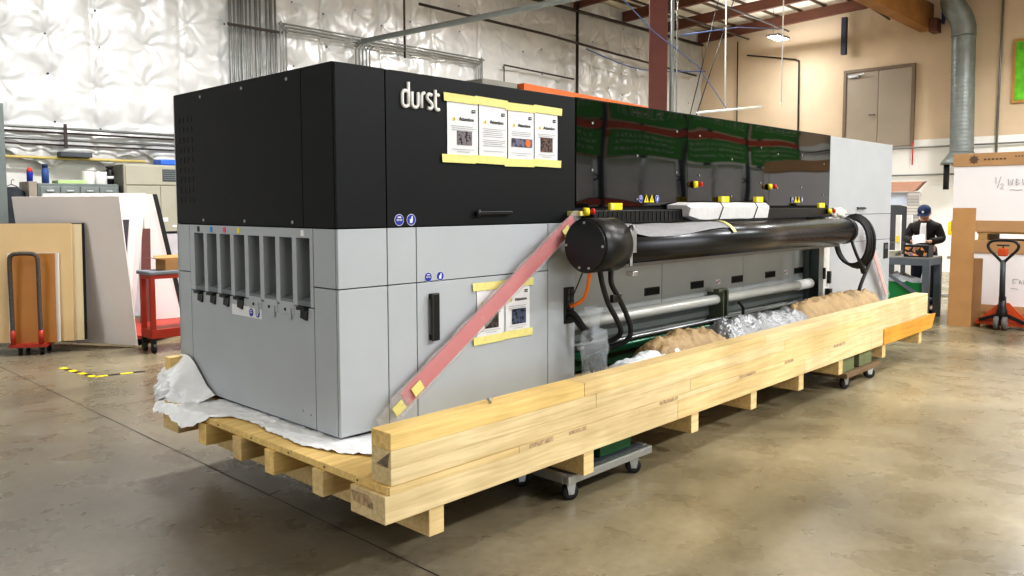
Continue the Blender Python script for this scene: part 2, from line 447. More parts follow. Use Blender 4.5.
# ------------------------------------------------------------------ the printer
ZB_, Z2, Z1, ZT = .46, 1.182, 1.473, 2.26
g = .0025
def make_printer():
    P = thing('wide_format_printer', 'long black and grey industrial printer strapped on the wooden skid', 'printer', (3.78,.86,ZB_))
    mb = MB()
    mb.box(.2,1.77,.018,1.72,ZB_+.005,ZT-.006); mb.box(.018,.2,.018,1.72,Z1-.02,ZT-.006); mb.box(.018,.2,1.56,1.72,ZB_+.005,Z1); mb.box(.018,.2,.018,.21,ZB_+.005,Z1); mb.box(.018,.2,.2,1.57,ZB_+.005,1.08)
    mb.box(1.76,5.80,.9,1.72,ZB_+.005,ZT-.01)
    mb.box(5.8,7.55,.018,1.72,ZB_+.005,ZT-.006)
    mb.build('chassis', M['gap'], P)
    def fp(name, x0, x1, z0, z1, m, y=0, t=.02):
        b = MB(); b.box(x0+g, x1-g, y, y+t, z0+g, z1-g, .003); return b.build(name, m, P)
    G, B = M['grey'], M['black']
    # front of the left module
    fp('front_panel', 0, .295, ZB_, Z2, G); fp('front_panel', 0, .295, Z2, Z1, G); fp('front_panel', 0, .295, Z1, ZT, B)
    hood = fp('hood_door', .295, 1.786, Z1, ZT, B)
    hood['label'] = 'black upper door with white lettering'
    fp('front_panel', .295, .483, ZB_, Z2, G); fp('front_panel', .295, .483, Z2, Z1, G)
    door = fp('cabinet_door', .483, 1.522, ZB_, Z2, G); fp('front_panel', .483, 1.522, Z2, Z1, G); fp('front_panel', 1.522, 1.786, ZB_, Z1, G)
    # end face (x = 0)
    def sp(name, y0, y1, z0, z1, m, x=0, t=.02):
        b = MB(); b.box(x, x+t, y0+g, y1-g, z0+g, z1-g, .003); return b.build(name, m, P)
    sp('end_panel', .02, .292, Z1, ZT, B); back = sp('end_panel', .292, 1.73, Z1, ZT, B)
    sp('end_panel', .02, .21, ZB_, Z2, G); sp('end_panel', .02, .21, Z2, Z1, G)
    sp('end_panel', 1.565, 1.73, ZB_, Z2, G); sp('end_panel', 1.565, 1.73, Z2, Z1, G)
    sp('end_door', .21, 1.565, ZB_, 1.075, G)
    # louvres punched in the black end panel and its screws
    lv = pm('louvre_black', (22,24,26), .6)
    each('vent_louvre', [(-.002,.003,1.66-.055*j-.005,1.66-.055*j+.005,2.1-.06*i-.017,2.1-.06*i+.017) for i in range(9) for j in range(4)], lv, back)
    b = MB()
    for (y, z) in ((1.37,2.22),(.88,2.22),(.42,2.22),(1.37,1.5),(.88,1.5),(.39,1.5)):
        b.cyl((-.004,y,z),(.001,y,z),.009,None,10)
    b.build('screw', M['alu'], back)
    # ink bay: eight upright slots
    b = MB()
    lefts = [1.503-i*.163 for i in range(8)]; w = .122
    ztop, zbot = 1.422, 1.105
    b.box(0,.02,.212,1.563,ztop,Z1-g,.002)
    edges = [1.563]+sum([[l, l-w] for l in lefts], [])+[.212]
    for i in range(0, len(edges), 2): b.box(0,.2,edges[i+1],edges[i],1.078,ztop+.002)
    b.build('ink_bay_frame', G, P)
    b = MB()
    for l in lefts:
        b.box(.185,.2,l-w,l,1.08,ztop)
        b.hexa([(.0,l-w,1.08),(.2,l-w,1.08),(.2,l,1.08),(.0,l,1.08)], [(.0,l-w,1.105),(.2,l-w,1.15),(.2,l,1.15),(.0,l,1.105)])
    b.build('ink_bay_lining', pm('ink_bay_grey', (120,125,130), .55), P)
    tabs = [(25,25,28),(40,150,225),(225,70,130),(245,225,30),None,None,None,(245,245,245)]
    for i, c in enumerate(tabs):
        if c is None: continue
        y = lefts[i]-w/2
        b = MB(); b.box(-.003,.001,y-.013,y+.013,1.432,1.462)
        t = b.build('ink_colour_tab', pm('tab_%d' % i, c, .5), P)
        t['label'] = ['black','cyan','magenta','yellow','','','','white'][i]+' ink tab'
    for i, l in enumerate(lefts):
        y1_, y0_ = l-.01, l-w+.0
        if i in (0,1,2,3,7):
            b = MB(); b.prism([(-.001,y0_+.02,1.075),(-.001,y1_-.02,1.075),(-.012,y1_-.03,1.02),(-.012,y0_+.028,1.01)], (.014,0,0))
            b.box(-.03,-.002,y0_+.02,y1_-.02,1.062,1.078,.003); t = b.build('ink_latch', M['blk'], P); t['label'] = 'black latch below its slot'
        else:
            b = MB(); b.box(-.004,.004,y0_-.01,y1_+.01,1.025,1.09,.003); b.box(-.012,-.002,y0_+.01,y0_+.045,1.0,1.06,.004); t = b.build('ink_latch', G, P); t['label'] = 'grey latch plate below its slot'
            b = MB(); b.cyl((-.008,y0_+.07,1.05),(-.001,y0_+.07,1.05),.008,None,10); b.build('latch_screw', M['blk'], t)
    b = MB(); b.box(-.002,.001,.72,1.05,.972,1.03); lb = b.build('warning_sticker', M['paper'], P)
    for y in (.83,.76): sign(b_side(y, 1.0), .022, lb, y < .8)
    b = MB()
    for (y, z) in ((.26,.53),(.33,.54)): b.cyl((-.003,y,z),(.001,y,z),.007,None,8)
    b.build('screw', M['alu'], P)
    # lettering on the hood: rounded strokes
    b = MB()
    x0, zb = .398, 2.083; r = .0092; yy = -.004
    def st(pts): b.tube([(x0+p[0]*.90, yy, zb+p[1]*.80) for p in pts], r, 8)
    S = 1.0
    def arc(cx, cz, rx, rz, a0, a1, n=9): return [(cx+rx*math.cos(math.radians(a0+(a1-a0)*i/n)), cz+rz*math.sin(math.radians(a0+(a1-a0)*i/n))) for i in range(n+1)]
    # d
    st([(.044,.155),(.044,.0)]); st([(.044,.088)]+arc(.022,.072,.022,.028,60,180)+arc(.022,.026,.022,.026,180,300)+[(.044,.012)])
    # u
    st([(.070,.098),(.070,.03)]+arc(.092,.026,.022,.026,190,350)+[(.114,.03),(.114,.098)])
    # r
    st([(.140,.0),(.140,.07)]+arc(.160,.072,.020,.026,180,80))
    # s
    st([(.218,.092)]+arc(.200,.074,.018,.022,70,200)+[(.196,.052)]+[(.21,.044)]+arc(.202,.024,.018,.022,30,-110)+[(.184,.006)])
    # t
    st([(.244,.128),(.244,.026)]+arc(.260,.022,.016,.022,180,285)+[(.274,.004)]); st([(.234,.096),(.272,.096)])
    b.build('brand_lettering', M['white'], hood)['label'] = 'white rounded lettering'
    # handles
    b = MB(); b.box(.90,1.18,-.03,-.016,1.53,1.55,.004); b.box(.905,.94,-.018,.001,1.532,1.548); b.box(1.14,1.175,-.018,.001,1.532,1.548); b.ball((.915,-.022,1.54),.02,(1,.7,1)); b.build('handle', M['blk'], hood)
    b = MB(); b.box(.56,.612,-.035,-.018,.868,1.122,.006); b.box(.565,.607,-.02,.001,.872,.90); b.box(.565,.607,-.02,.001,1.09,1.118); b.build('handle', M['blk'], door)
    for x in (.372,.45): sign(b_front(x, 1.510, -.001), .027, hood, x > .4)
    for x in (.56,.644): sign(b_front(x, 1.207, -.001), .024, P, x > .6)

    # ------- gantry between the modules
    b = MB(); b.box(1.788,5.782,.012,.9,1.5,2.25); gb = b.build('gantry_body', M['gap'], P)
    gl = pm('gloss_black_glass', (10,11,12), .03, 0, .05, 1, spec=.62)
    # the cover is slightly wavy acrylic
    b = MB()
    xs = [1.790,3.12,4.46,5.780]
    b2 = None
    for k in range(3):
        b = MB()
        X0, X1 = xs[k]+.002, xs[k+1]-.002
        def fn(u, v, X0=X0, X1=X1):
            x = X0+(X1-X0)*u; z = 1.572+(2.256-1.572)*v
            e = min(1, 6*u*(1-u)*2)*min(1, v*(1-v)*8)
            return (x, -.002+.0007*e*math.sin(x*4.3+math.sin(z*3))*math.cos(z*4.5+x), z)
        b.grid(fn, 60, 24); b.face([(X0,.012,2.256),(X1,.012,2.256),(X1,-.002,2.256),(X0,-.002,2.256)])
        c = b.build('gloss_cover', gl, P)
        s = MB()
        for u in (.12,.5,.88):
            for z in (1.72,2.02): s.disc((X0+(X1-X0)*u, -.008, z+.1*math.sin(u*9+k)), .009, (0,-1,0), 10)
        s.build('cover_screw', M['alu'], c)
    b = MB(); b.box(1.788,5.782,-.002,.9,2.252,2.26); b.build('gantry_top', M['black'], P)
    # ribbed tray under the cover
    b = MB(); b.box(1.79,5.70,-.15,.3,1.462,1.548,.004); tr = b.build('front_tray', M['blk'], P)
    each('tray_rib', [(1.83+i*.05, 1.838+i*.05, -.1535, -.149, 1.475, 1.54) for i in range(30)], pm('tray_rib', (32,33,34), .45), tr)
    for x in (2.02,5.25):
        b = MB(); b.box(x-.065,x+.065,-.152,-.13,1.55,1.595,.003); b.box(x-.06,x-.03,-.155,-.15,1.556,1.588,mi=1); b.build('caution_flag', [M['yellow'], M['tape']], tr)['label'] = 'yellow caution flag'
    def estop(c, d=(0,-1,0), par=P, s=.78):
        c = V(c); d = V(d).normalized()
        b = MB(); b.cyl(c, c+d*.045*s, .036*s, .03*s, 18); e = b.build('emergency_stop', M['yellow'], par)
        b = MB(); b.lathe(c+d*.045*s, [(.014*s,0),(.014*s,.02*s),(.026*s,.022*s),(.026*s,.038*s),(.018*s,.046*s)], 16, 0, d); b.build('stop_button', M['red'], e)['label'] = 'red mushroom button'
    dd = (.55,-.83,.05)
    estop((3.20,-.004,1.735), dd); estop((4.44,-.004,1.735), dd)
    b = MB(); b.box(1.70,1.76,-.11,-.001,1.515,1.545,.004); b.build('stop_bracket', M['tape'], P)
    estop((1.745,-.10,1.54), (.75,-.66,.05)); estop((5.36,-.16,1.515), dd)
    # pictograms on the glass
    for x0_, sc in ((2.50,1.),(4.93,.95)):
        sign(b_front(x0_, 1.625, -.008), .024*sc, P, False)
        for q in (1,2):
            cx = x0_+.068*q; b = MB(); b.prism([(cx-.03,-.009,1.60),(cx+.03,-.009,1.60),(cx,-.009,1.655)], (0,.002,0)); b.box(cx-.003,cx+.003,-.0105,-.009,1.612,1.638,mi=1); b.build('warning_sign', [M['yellow'], M['ink']], P)['label'] = 'yellow warning triangle'
        sign(b_front(x0_+.205, 1.625, -.008), .024*sc, P, True)
    # ------- recess under the gantry
    RB = pm('recess_panel', (172,174,172), .45, .1, .04, 2)
    for k in range(3):
        b = MB(); X0 = 1.79+k*1.31; b.box(X0+.002,X0+1.306,.2,.215,.62,1.46,.002); rp = b.build('recess_panel', RB, P)
        for x in ((2.96,3.0) if k == 0 else (3.62,4.3) if k == 1 else (4.94,5.56)):
            if x == 3.0: continue
            b = MB(); b.box(x-.1,x+.1,.193,.202,.895,.955,.002); b.box(x-.09,x+.09,.191,.194,.903,.947,mi=1); b.build('grip_cutout', [M['blk'], M['gap']], rp)
        for x in ((2.52,) if k == 0 else (3.96,) if k == 1 else (5.27,)):
            b = MB(); b.box(x-.035,x+.035,.196,.201,.905,.945,mi=0); b.box(x-.03,x-.005,.194,.197,.91,.93,mi=1); b.box(x+.005,x+.02,.194,.197,.92,.94,mi=2); b.build('sticker', [M['paper'], M['inkg'], M['red']], rp)
    b = MB(); b.box(1.79,5.72,.12,.8,ZB_+.01,.62); b.build('lower_beam', M['darkgr'], P)
    b = MB(); b.box(1.79,5.6,.16,.2,.66,.76,.004); b.build('roll_guard', pm('guard_grey', (118,124,122), .35, .4, .05, 3), P)
    b = MB(); b.box(1.788,1.80,.02,.9,ZB_,1.5); b.box(5.765,5.782,.02,.9,ZB_,1.5); b.build('recess_cheek', G, P)
    # idler tubes
    b = MB(); b.cyl((1.81,.10,.80),(5.62,.10,.80),.042,None,24); r1 = b.build('idler_roller', pm('roller_grey', (196,196,190), .35, .2, .05, 5), P)
    b = MB(); b.cyl((5.30,.10,.80),(5.60,.10,.80),.050,None,24); b.build('roller_sleeve', M['white'], r1)
    b = MB(); b.cyl((1.81,.06,.60),(5.66,.06,.60),.038,None,20); r2 = b.build('winder_shaft', pm('green_shaft', (30,86,62), .25, .3, .1, 3), P)
    b = MB(); b.cyl((1.82,.02,.655),(5.66,.02,.655),.016,None,14); b.build('guide_rod', M['steel'], P)
    b = MB(); b.cyl((3.5,-.02,.575),(5.66,-.02,.575),.018,None,14); b.build('guide_rod', M['steel'], P)
    for x in (3.60,5.1):
        b = MB(); b.lathe((x-.05,.05,.605),[(.05,0),(.065,.01),(.065,.03),(.045,.04),(.045,.08),(.06,.09)],18,0,(1,0,0)); b.build('shaft_clamp', M['blk'], P)
    for x in (3.78,):
        b = MB(); b.box(x-.03,x-.01,.03,.18,.56,.86,.004); b.box(x+.02,x+.045,.02,.15,.56,.88,.004); b.box(x-.06,x+.08,.05,.1,.86,.89,.004); br = b.build('roller_bracket', pm('bracket_olive', (96,102,84), .4, .4, .1, 8), P)
        b = MB(); b.tube(smooth_path([(x+.08,-.05,.78),(x+.14,-.06,.72),(x+.13,-.05,.62),(x+.06,-.05,.58)]), .012, 8); b.build('bracket_cable', M['rub'], br)
    b = MB(); b.box(5.70,5.74,.03,.19,.5,1.42,.004); b.box(5.665,5.70,.14,.19,.5,1.40,.003); b.build('side_plate', pm('side_plate', (108,120,118), .4, .3, .06, 5), P)
    b = MB(); b.box(5.62,5.76,-.03,.02,.48,1.44,.004); b.build('side_post', M['white'], P)
    each('side_connector', [(5.70,5.74,-.06,-.03,.80,.92),(5.66,5.72,-.08,-.03,.66,.75),(5.60,5.625,-.05,-.03,.85,.96)], M['blk'], P)
    # ------- the big roller in front
    yc, zc = -.30, 1.345
    b = MB(); b.lathe((1.51,yc,zc),[(.152,0),(.162,.006),(.162,.255),(.152,.262)],48,0,(1,0,0)); hb = b.build('roller_hub', M['tubeblk'], P)
    b = MB(); b.lathe((1.500,yc,zc),[(.148,0),(.150,.004),(.150,.012)],48,0,(1,0,0)); ec = b.build('hub_cap', M['blk'], hb)
    for a in (90,180,0,255,285):
        b = MB(); b.cyl((1.495,yc+.135*math.cos(math.radians(a)),zc+.135*math.sin(math.radians(a))),(1.502,yc+.135*math.cos(math.radians(a)),zc+.135*math.sin(math.radians(a))),.008,None,10); b.build('cap_screw', M['alu'], ec)
    b = MB(); b.cyl((1.76,yc,zc-.01),(5.40,yc,zc-.01),.118,None,64); rt = b.build('media_roller', pm('roller_satin_metal', (66,66,68), .27, .85, .04, 3), P)
    b = MB(); b.lathe((5.37,yc,zc-.01),[(.122,0),(.124,.01),(.124,.06),(.10,.065)],36,0,(1,0,0)); b.build('roller_end_ring', M['blk'], rt)
    b = MB(); b.box(1.775,1.80,yc-.135,yc-.122,zc-.13,zc+.10,.004); b.box(1.78,1.835,yc-.138,yc-.128,zc-.05,zc+.09,.004); b.box(1.78,1.83,yc-.15,yc-.10,zc-.19,zc-.16,.004); b.cyl((1.785,yc-.13,zc+.10),(1.80,yc-.13,zc+.10),.02); b.build('hub_bracket', M['alu'], P)
    b = MB(); b.box(1.80,5.42,yc+.04,yc+.30,zc-.158,zc-.122,.004); b.build('roller_support', pm('support_grey', (128,128,126), .4, .3, .05, 6), P)
    b = MB(); b.box(1.80,1.9,-.25,.15,zc-.06,zc+.06,.005); b.box(5.42,5.52,-.30,.2,zc-.06,zc+.06,.005); b.build('support_arm', M['grey'], P)
    # hoses under the hub
    for pts in ([(1.70,-.26,1.20),(1.73,-.26,1.10),(1.80,-.25,.98),(1.90,-.24,.87),(1.98,-.22,.78),(2.0,-.16,.72),(1.92,-.02,.66),(1.86,.1,.64)],
                [(1.82,-.26,1.20),(1.82,-.26,1.10),(1.90,-.26,1.0),(2.0,-.25,.88),(2.06,-.24,.78),(2.06,-.2,.70),(1.98,-.05,.63),(1.9,.1,.60)]):
        b = MB(); b.tube(smooth_path(pts), .017, 10); b.cyl(pts[0], V(pts[0])+V((0,0,.03)), .02); b.build('hose', M['rub'], P)
    b = MB(); b.box(1.83,1.92,-.27,-.24,.975,1.025,.006); b.build('hose_clip', M['blk'], P)
    b = MB(); b.tube(smooth_path([(1.62,-.26,1.20),(1.61,-.25,1.14),(1.66,-.2,1.08),(1.69,-.14,1.0),(1.69,-.06,.955),(1.715,-.02,.95)]), .011, 8); b.build('orange_cable', pm('orange_cable', (240,125,25), .5), P)
    b = MB(); b.tube(smooth_path([(1.56,-.24,1.18),(1.58,-.16,1.05),(1.63,-.08,.99),(1.70,-.02,.98)]), .004, 6); b.build('thin_cable', M['rub'], P)
    b = MB(); b.box(1.672,1.765,-.012,.001,.835,1.065,.004); cp = b.build('connector_plate', M['blk'], P)
    each('socket', [(x,x+.026,-.018,-.011,z-.012,z+.012) for z in (.865,.905,.955,1.0,1.04) for x in (1.69,1.724)], M['dgrey'], cp)
    for z in (.91,.875):
        b = MB(); b.tube(smooth_path([(1.70,-.015,z),(1.71,-.06,z-.01),(1.72,-.13,z-.09),(1.73,-.18,z-.13)]), .016, 8); b.build('plug_cable', M['rub'], P)
    # ------- tower at the right
    TW = pm('tower_grey_paint', (170,173,177), .48, 0, .03, 3, .02, 300)
    fp('tower_door', 5.784, 7.565, Z1, ZT, TW); td = fp('tower_panel', 5.784, 7.565, Z2, Z1, TW); td2 = fp('tower_panel', 5.784, 7.565, ZB_, Z2, TW)
    b = MB(); b.box(6.50,6.74,-.022,-.012,1.53,1.545,.003); b.box(6.52,6.72,-.014,.001,1.54,1.55); b.build('handle', M['blk'], P)
    b = MB(); b.box(7.36,7.50,-.006,.001,.96,1.14,.003); b.box(7.38,7.48,-.008,-.004,1.07,1.12,mi=1); b.build('recessed_latch', [M['gap'], M['dgrey']], td2)
    for (y0, y1, x) in ((.02,1.73,7.545),):
        b = MB(); b.box(x,x+.02,y0,y1,ZB_+g,Z2-g); b.box(x,x+.02,y0,y1,Z2+g,Z1-g); b.box(x,x+.02,y0,y1,Z1+g,ZT-g); b.build('tower_side', TW, P)
    b = MB(); b.box(5.784,7.565,.02,1.73,ZT-.006,ZT); b.build('tower_top', TW, P)
    b = MB(); b.box(0,1.786,.02,1.73,ZT-.006,ZT); b.build('module_top', B, P)
    b = MB(); b.box(0.0,7.565,1.72,1.735,ZB_,ZT-.01); b.build('rear_panel', G, P)

def b_front(x, z, y): return (V((x, y, z)), V((1,0,0)), V((0,0,1)))
def b_side(y, z): return (V((-.002, y, z)), V((0,-1,0)), V((0,0,1)))
def sign(fr, r, par, glove):
    """round blue mandatory-action sign with a white pictogram"""
    c, xd, zd = fr; n = -(zd.cross(xd)).normalized()
    n = xd.cross(zd)
    b = MB(); b.disc(c+n*.0012, r, n, 24, 0, .0012); b.disc(c+n*.0002, r*1.1, n, 24, 1, .001)
    o = n*.0024
    def q(pts): b.prism([c+o+xd*(p[0]*r)+zd*(p[1]*r) for p in pts], n*.0006, 1)
    if glove:
        q([(-.4,-.6),(.2,-.6),(.35,.1),(.3,.7),(.05,.72),(-.05,.25),(-.4,.1)])
    else:
        q([(-.7,-.1),(.7,-.1),(.7,.12),(-.7,.12)]); b.disc(c+o+xd*(-.35*r), r*.22, n, 10, 1, .0012); b.disc(c+o+xd*(.35*r), r*.22, n, 10, 1, .0012); q([(-.5,.4),(.5,.4),(.3,.65),(-.3,.65)])
    s = b.build('safety_sign', [M['blue'], M['white']], par)
    s['label'] = 'round blue safety sign'
make_printer()

# ------------------------------------------------------------------ things on the printer
def photo_mat(name, c1, c2, c3, scale):
    m = bpy.data.materials.new(name); m.use_nodes = True
    N = m.node_tree.nodes; L = m.node_tree.links; b = N['Principled BSDF']
    tc = N.new('ShaderNodeTexCoord'); vo = N.new('ShaderNodeTexVoronoi'); vo.inputs['Scale'].default_value = scale; vo.distance = 'MANHATTAN'
    L.new(tc.outputs['Object'], vo.inputs['Vector'])
    r = N.new('ShaderNodeValToRGB'); r.color_ramp.elements[0].color = (*lin(c1),1); r.color_ramp.elements[1].color = (*lin(c3),1)
    e = r.color_ramp.elements.new(.5); e.color = (*lin(c2),1); r.color_ramp.interpolation = 'CONSTANT'
    L.new(vo.outputs['Color'], r.inputs['Fac']); L.new(r.outputs['Color'], b.inputs['Base Color']); b.inputs['Roughness'].default_value = .7
    return m
PH = [photo_mat('photo_machine', (40,38,44), (120,112,118), (205,202,206), 75), photo_mat('photo_belt', (60,58,75), (110,105,125), (150,140,150), 40),
      photo_mat('photo_cables', (38,28,26), (105,82,74), (190,180,172), 110), photo_mat('photo_inside', (30,26,26), (72,64,60), (190,190,190), 50), photo_mat('photo_rail', (26,26,32), (70,80,105), (150,160,175), 55)]
def notice(x0, x1, z0, z1, pic, label, grp, curl=.004, lines=3):
    """an A4 notice taped on the front"""
    y = -.003
    def fn(u, v): return (x0+(x1-x0)*u, y-curl*(math.sin(u*PI)*.6+.25)*math.sin(v*PI)-.0005, z0+(z1-z0)*v)
    b = MB(); b.grid(fn, 8, 10)
    s = b.build('paper_notice', M['paper']); tag(s, label, 'notice', grp)
    w = x1-x0; h = z1-z0; yy = y-curl-.002
    b = MB(); b.text('Attention', (x0+w*.36, yy, z1-h*.34), (1,0,0), (0,0,1), w*.125, bold=.0002); b.build('headline', M['ink'], s)
    b = MB(); b.prism([(x0+w*.15,yy,z1-h*.345),(x0+w*.26,yy,z1-h*.345),(x0+w*.205,yy,z1-h*.28)], (0,.001,0)); b.box(x0+w*.204,x0+w*.216,yy-.0012,yy-.0002,z1-h*.335,z1-h*.305,mi=1); b.build('warning_icon', [M['yellow'], M['ink']], s)
    b = MB(); b.box(x1-w*.22,x1-w*.10,yy,yy+.001,z1-h*.19,z1-h*.135); b.box(x1-w*.21,x1-w*.11,yy-.001,yy,z1-h*.168,z1-h*.158,mi=1); b.build('letterhead_block', [M['ink'], M['paper']], s)
    b = MB(); rr = random.Random(int(x0*1000))
    zz = z1-h*.44
    for k in range(lines):
        a = rr.uniform(.1,.16); c = rr.uniform(.78,.92); b.box(x0+w*a,x0+w*c,yy,yy+.0008,zz-.0011,zz+.0011); zz -= h*.034
        if lines > 4 and k == 4: zz -= h*.03
    b.box(x0+w*.14,x0+w*.86,yy,yy+.0008,z0+h*.16,z0+h*.166)
    if pic is not None: b.box(x0+w*.3,x0+w*.7,yy,yy+.0008,z0+h*.12,z0+h*.126)
    b.build('text_lines', M['inkg'], s)
    if pic is not None:
        m, a, c, d, e = pic
        b = MB(); b.box(x0+w*a,x0+w*c,yy,yy+.001,z0+h*d,z0+h*e); p = b.build('photo', m, s); p['label'] = 'small printed photo'
        if m is PH[1]:
            b = MB(); b.disc((x0+w*.74,yy-.001,z0+h*(d+e)/2),w*.1,(0,-1,0),16); b.build('photo_detail', M['orange'], p)
xs = [.705,.938,1.166,1.392]
notice(.700,.928,1.835,2.145,(PH[0],.3,.78,.24,.48),'white paper notice with square photo, first from left in the row on the black hood','row of paper notices on the black hood')
notice(.936,1.160,1.835,2.145,None,'white paper notice of text only, without a photo, on the black hood','row of paper notices on the black hood', lines=9)
notice(1.168,1.388,1.835,2.142,(PH[1],.12,.92,.28,.44),'white paper notice with wide purple photo, on the black hood','row of paper notices on the black hood')
notice(1.396,1.606,1.835,2.142,(PH[2],.24,.76,.22,.50),'white paper notice with brown cable photo, rightmost on the black hood','row of paper notices on the black hood')
notice(.912,1.128,.825,1.125,(PH[3],.26,.78,.2,.5),'white paper notice partly covered by the wrapped red strip on the grey door','paper notices on the grey door')
notice(1.142,1.350,.825,1.125,(PH[4],.24,.82,.2,.5),'white paper notice right of the wrapped red strip on the grey door','paper notices on the grey door')
def tape(x0, x1, z0a, z0b, h, label, pieces, y=-.0095):
    b = MB()
    n = pieces
    for k in range(n):
        u0, u1 = k/n, (k+1)/n; j = .006*math.sin(k*2.3)
        xa, xb = x0+(x1-x0)*u0-(.012 if k else 0), x0+(x1-x0)*u1
        za, zb = z0a+(z0b-z0a)*u0+j, z0a+(z0b-z0a)*u1+j*.4
        yy = y-.0006*(k % 2)
        b.prism([(xa,yy,za-h/2),(xb,yy,zb-h/2),(xb+.004,yy,zb+h/2),(xa-.003,yy,za+h/2)], (0,-.0006,0))
    tag(b.build('masking_tape', M['tape']), label, 'tape')
tape(.675,1.640,2.158,2.150,.044,'yellow masking tape along the top of the four hood notices',4)
tape(.660,1.632,1.834,1.832,.044,'yellow masking tape along the bottom of the four hood notices',4)
tape(.878,1.375,1.128,1.126,.045,'yellow masking tape along the top of the two notices on the grey door',2)
tape(.882,1.368,.822,.826,.045,'yellow masking tape along the bottom of the two notices on the grey door',2)

def wrapped_strip():
    film = pm('clear_bubble_film', (236,232,232), .2, 0, .03, 30, .6, 160, alpha=.26)
    t = thing('wrapped_strip', 'long red strip in clear bubble film leaning diagonally across the grey door', 'strip', (.30,-.05,.50))
    p0 = V((.345,-.055,.60)); p1 = V((1.68,-.075,1.485))
    b = MB(); b.bar(p0, p1, .012, .088, up=(0,0,1)); b.build('strip_bar', pm('red_strip', (208,84,90), .5, 0, .10, 260, .3, 260), t)
    d = (p1-p0).normalized(); n = V((-d.z,0,d.x))
    b = MB()
    a0 = p0-d*.07; a1 = p1+d*.05
    def fn(u, v):
        c = a0.lerp(a1, u); ang = 2*PI*v
        k = 1+.10*fbm((u*14, math.cos(ang)*2, math.sin(ang)*2))
        tw = 1-.25*max(0,(u-.9)/.1)
        return c+n*(.060*k*tw*math.cos(ang)+.004*math.sin(u*40))+V((0,1,0))*(.016*k*math.sin(ang))
    b.grid(fn, 90, 16)
    # loose film at the lower end
    def fl(u, v):
        c = a0+d*(.10-.20*u); return c+n*(.11*(v-.5)*(1+.3*u))+V((0,-1,0))*(.012+.02*fbm((u*5,v*5,3)))+V((.0,0,-.03*u))
    b.grid(fl, 12, 12)
    b.build('bubble_film', film, t, fixn=False)
    for (s, w) in ((-.035,.05),(.055,.05),(.93,.045)):
        c = p0.lerp(p1, s); b = MB(); b.bar(c-d*w*.7+V((0,-.022,0)), c+d*w*.7+V((0,-.022,0)), .002, .055); b.build('tape_patch', M['tape'], t)
    t2 = thing('wrapped_strip', 'pink film-wrapped strip leaning on the right tower behind the coiled cables', 'strip', (7.3,-.05,.50))
    q0 = V((7.33,-.055,.56)); q1 = V((6.63,-.075,1.30))
    b = MB(); b.bar(q0, q1, .012, .06); b.build('strip_bar', pm('pale_red_strip', (222,168,165), .6, 0, .08, 200), t2)
    d2 = (q1-q0).normalized(); n2 = V((-d2.z,0,d2.x)); b = MB()
    def f2(u, v):
        c = (q0-d2*.06).lerp(q1+d2*.04, u); ang = 2*PI*v; k = 1+.3*fbm((u*9, math.cos(ang)*2, math.sin(ang)*2+5))
        return c+n2*(.075*k*math.cos(ang))+V((0,1,0))*(.02*k*math.sin(ang))
    b.grid(f2, 40, 14); b.build('bubble_film', film, t2, fixn=False)
wrapped_strip()

def roller_cover():
    yc, zc, r = -.30, 1.335, .125
    m = pm('bubble_sheet', (168,168,172), .45, 0, .12, 90, .9, 140)
    b = MB()
    def fn(u, v):
        x = 1.79+(3.05-1.79)*u; a = math.radians(60+v*(88+10*math.sin(u*5)))
        rr = r+.006*abs(fbm((x*6, v*5, 0)))+(.03*max(0,1-u*6)*v)
        return (x+.05*(v-.5)*(u), yc+rr*math.cos(a), zc+rr*math.sin(a))
    b.grid(fn, 50, 20); s = b.build('bubble_wrap_sheet', m); tag(s, 'pale bubble wrap sheet draped over the left of the black roller', 'bubble wrap')
    b = MB()
    def ft(u, v):
        x = 3.03+.045*u+.05*(v-.5); a = math.radians(75+v*82); return (x, yc+(r+.009)*math.cos(a), zc+(r+.009)*math.sin(a))
    b.grid(ft, 2, 14); b.build('tape_edge', M['tape'], s)
    # foam profile lying on the tray
    t = thing('foam_wrapped_profile', 'white foam-wrapped profile lying on the black ribbed tray', 'profile', (3.4,-.1,1.548))
    fm = pm('white_foam', (216,214,214), .6, 0, .05, 6, .2, 30)
    b = MB()
    x0, x1 = 2.80, 4.02
    prof = [(-.21,1.475),(-.16,1.462),(-.155,1.553),(-.03,1.5535),(-.03,1.60),(-.19,1.596),(-.225,1.565)]
    n = 24; rows = []
    for i in range(n+1):
        x = x0+(x1-x0)*i/n; k = .004*fbm((x*5,0,0)); tp = min(1, i/3)
        rows.append([b.bm.verts.new((x, y+k, 1.553+(z-1.553)*(.6+.4*tp)+k)) for y, z in prof])
    for A, B in zip(rows, rows[1:]):
        for q in range(len(prof)): b.bm.faces.new((A[q], A[(q+1) % len(prof)], B[(q+1) % len(prof)], B[q]))
    b.bm.faces.new(rows[0]); b.bm.faces.new(list(reversed(rows[-1])))
    b.build('foam_profile', fm, t)
    for x in (3.34,3.90):
        b = MB(); b.box(x-.06,x+.06,-.20,-.17,1.6005,1.645,.003); b.box(x-.055,x-.02,-.203,-.199,1.606,1.64,mi=1); b.build('caution_flag', [M['yellow'], M['tape']], t)['label'] = 'yellow caution flag'
    for x in (3.25,3.80):
        b = MB(); b.tube([(x+(z-1.553)*.4, y*1.0-.004, z) for y, z in ((-.212,1.474),(-.227,1.565),(-.192,1.599))]+[(x+.02,-.03,1.603)], .004, 6); b.build('strap', M['dgrey'], t)
roller_cover()

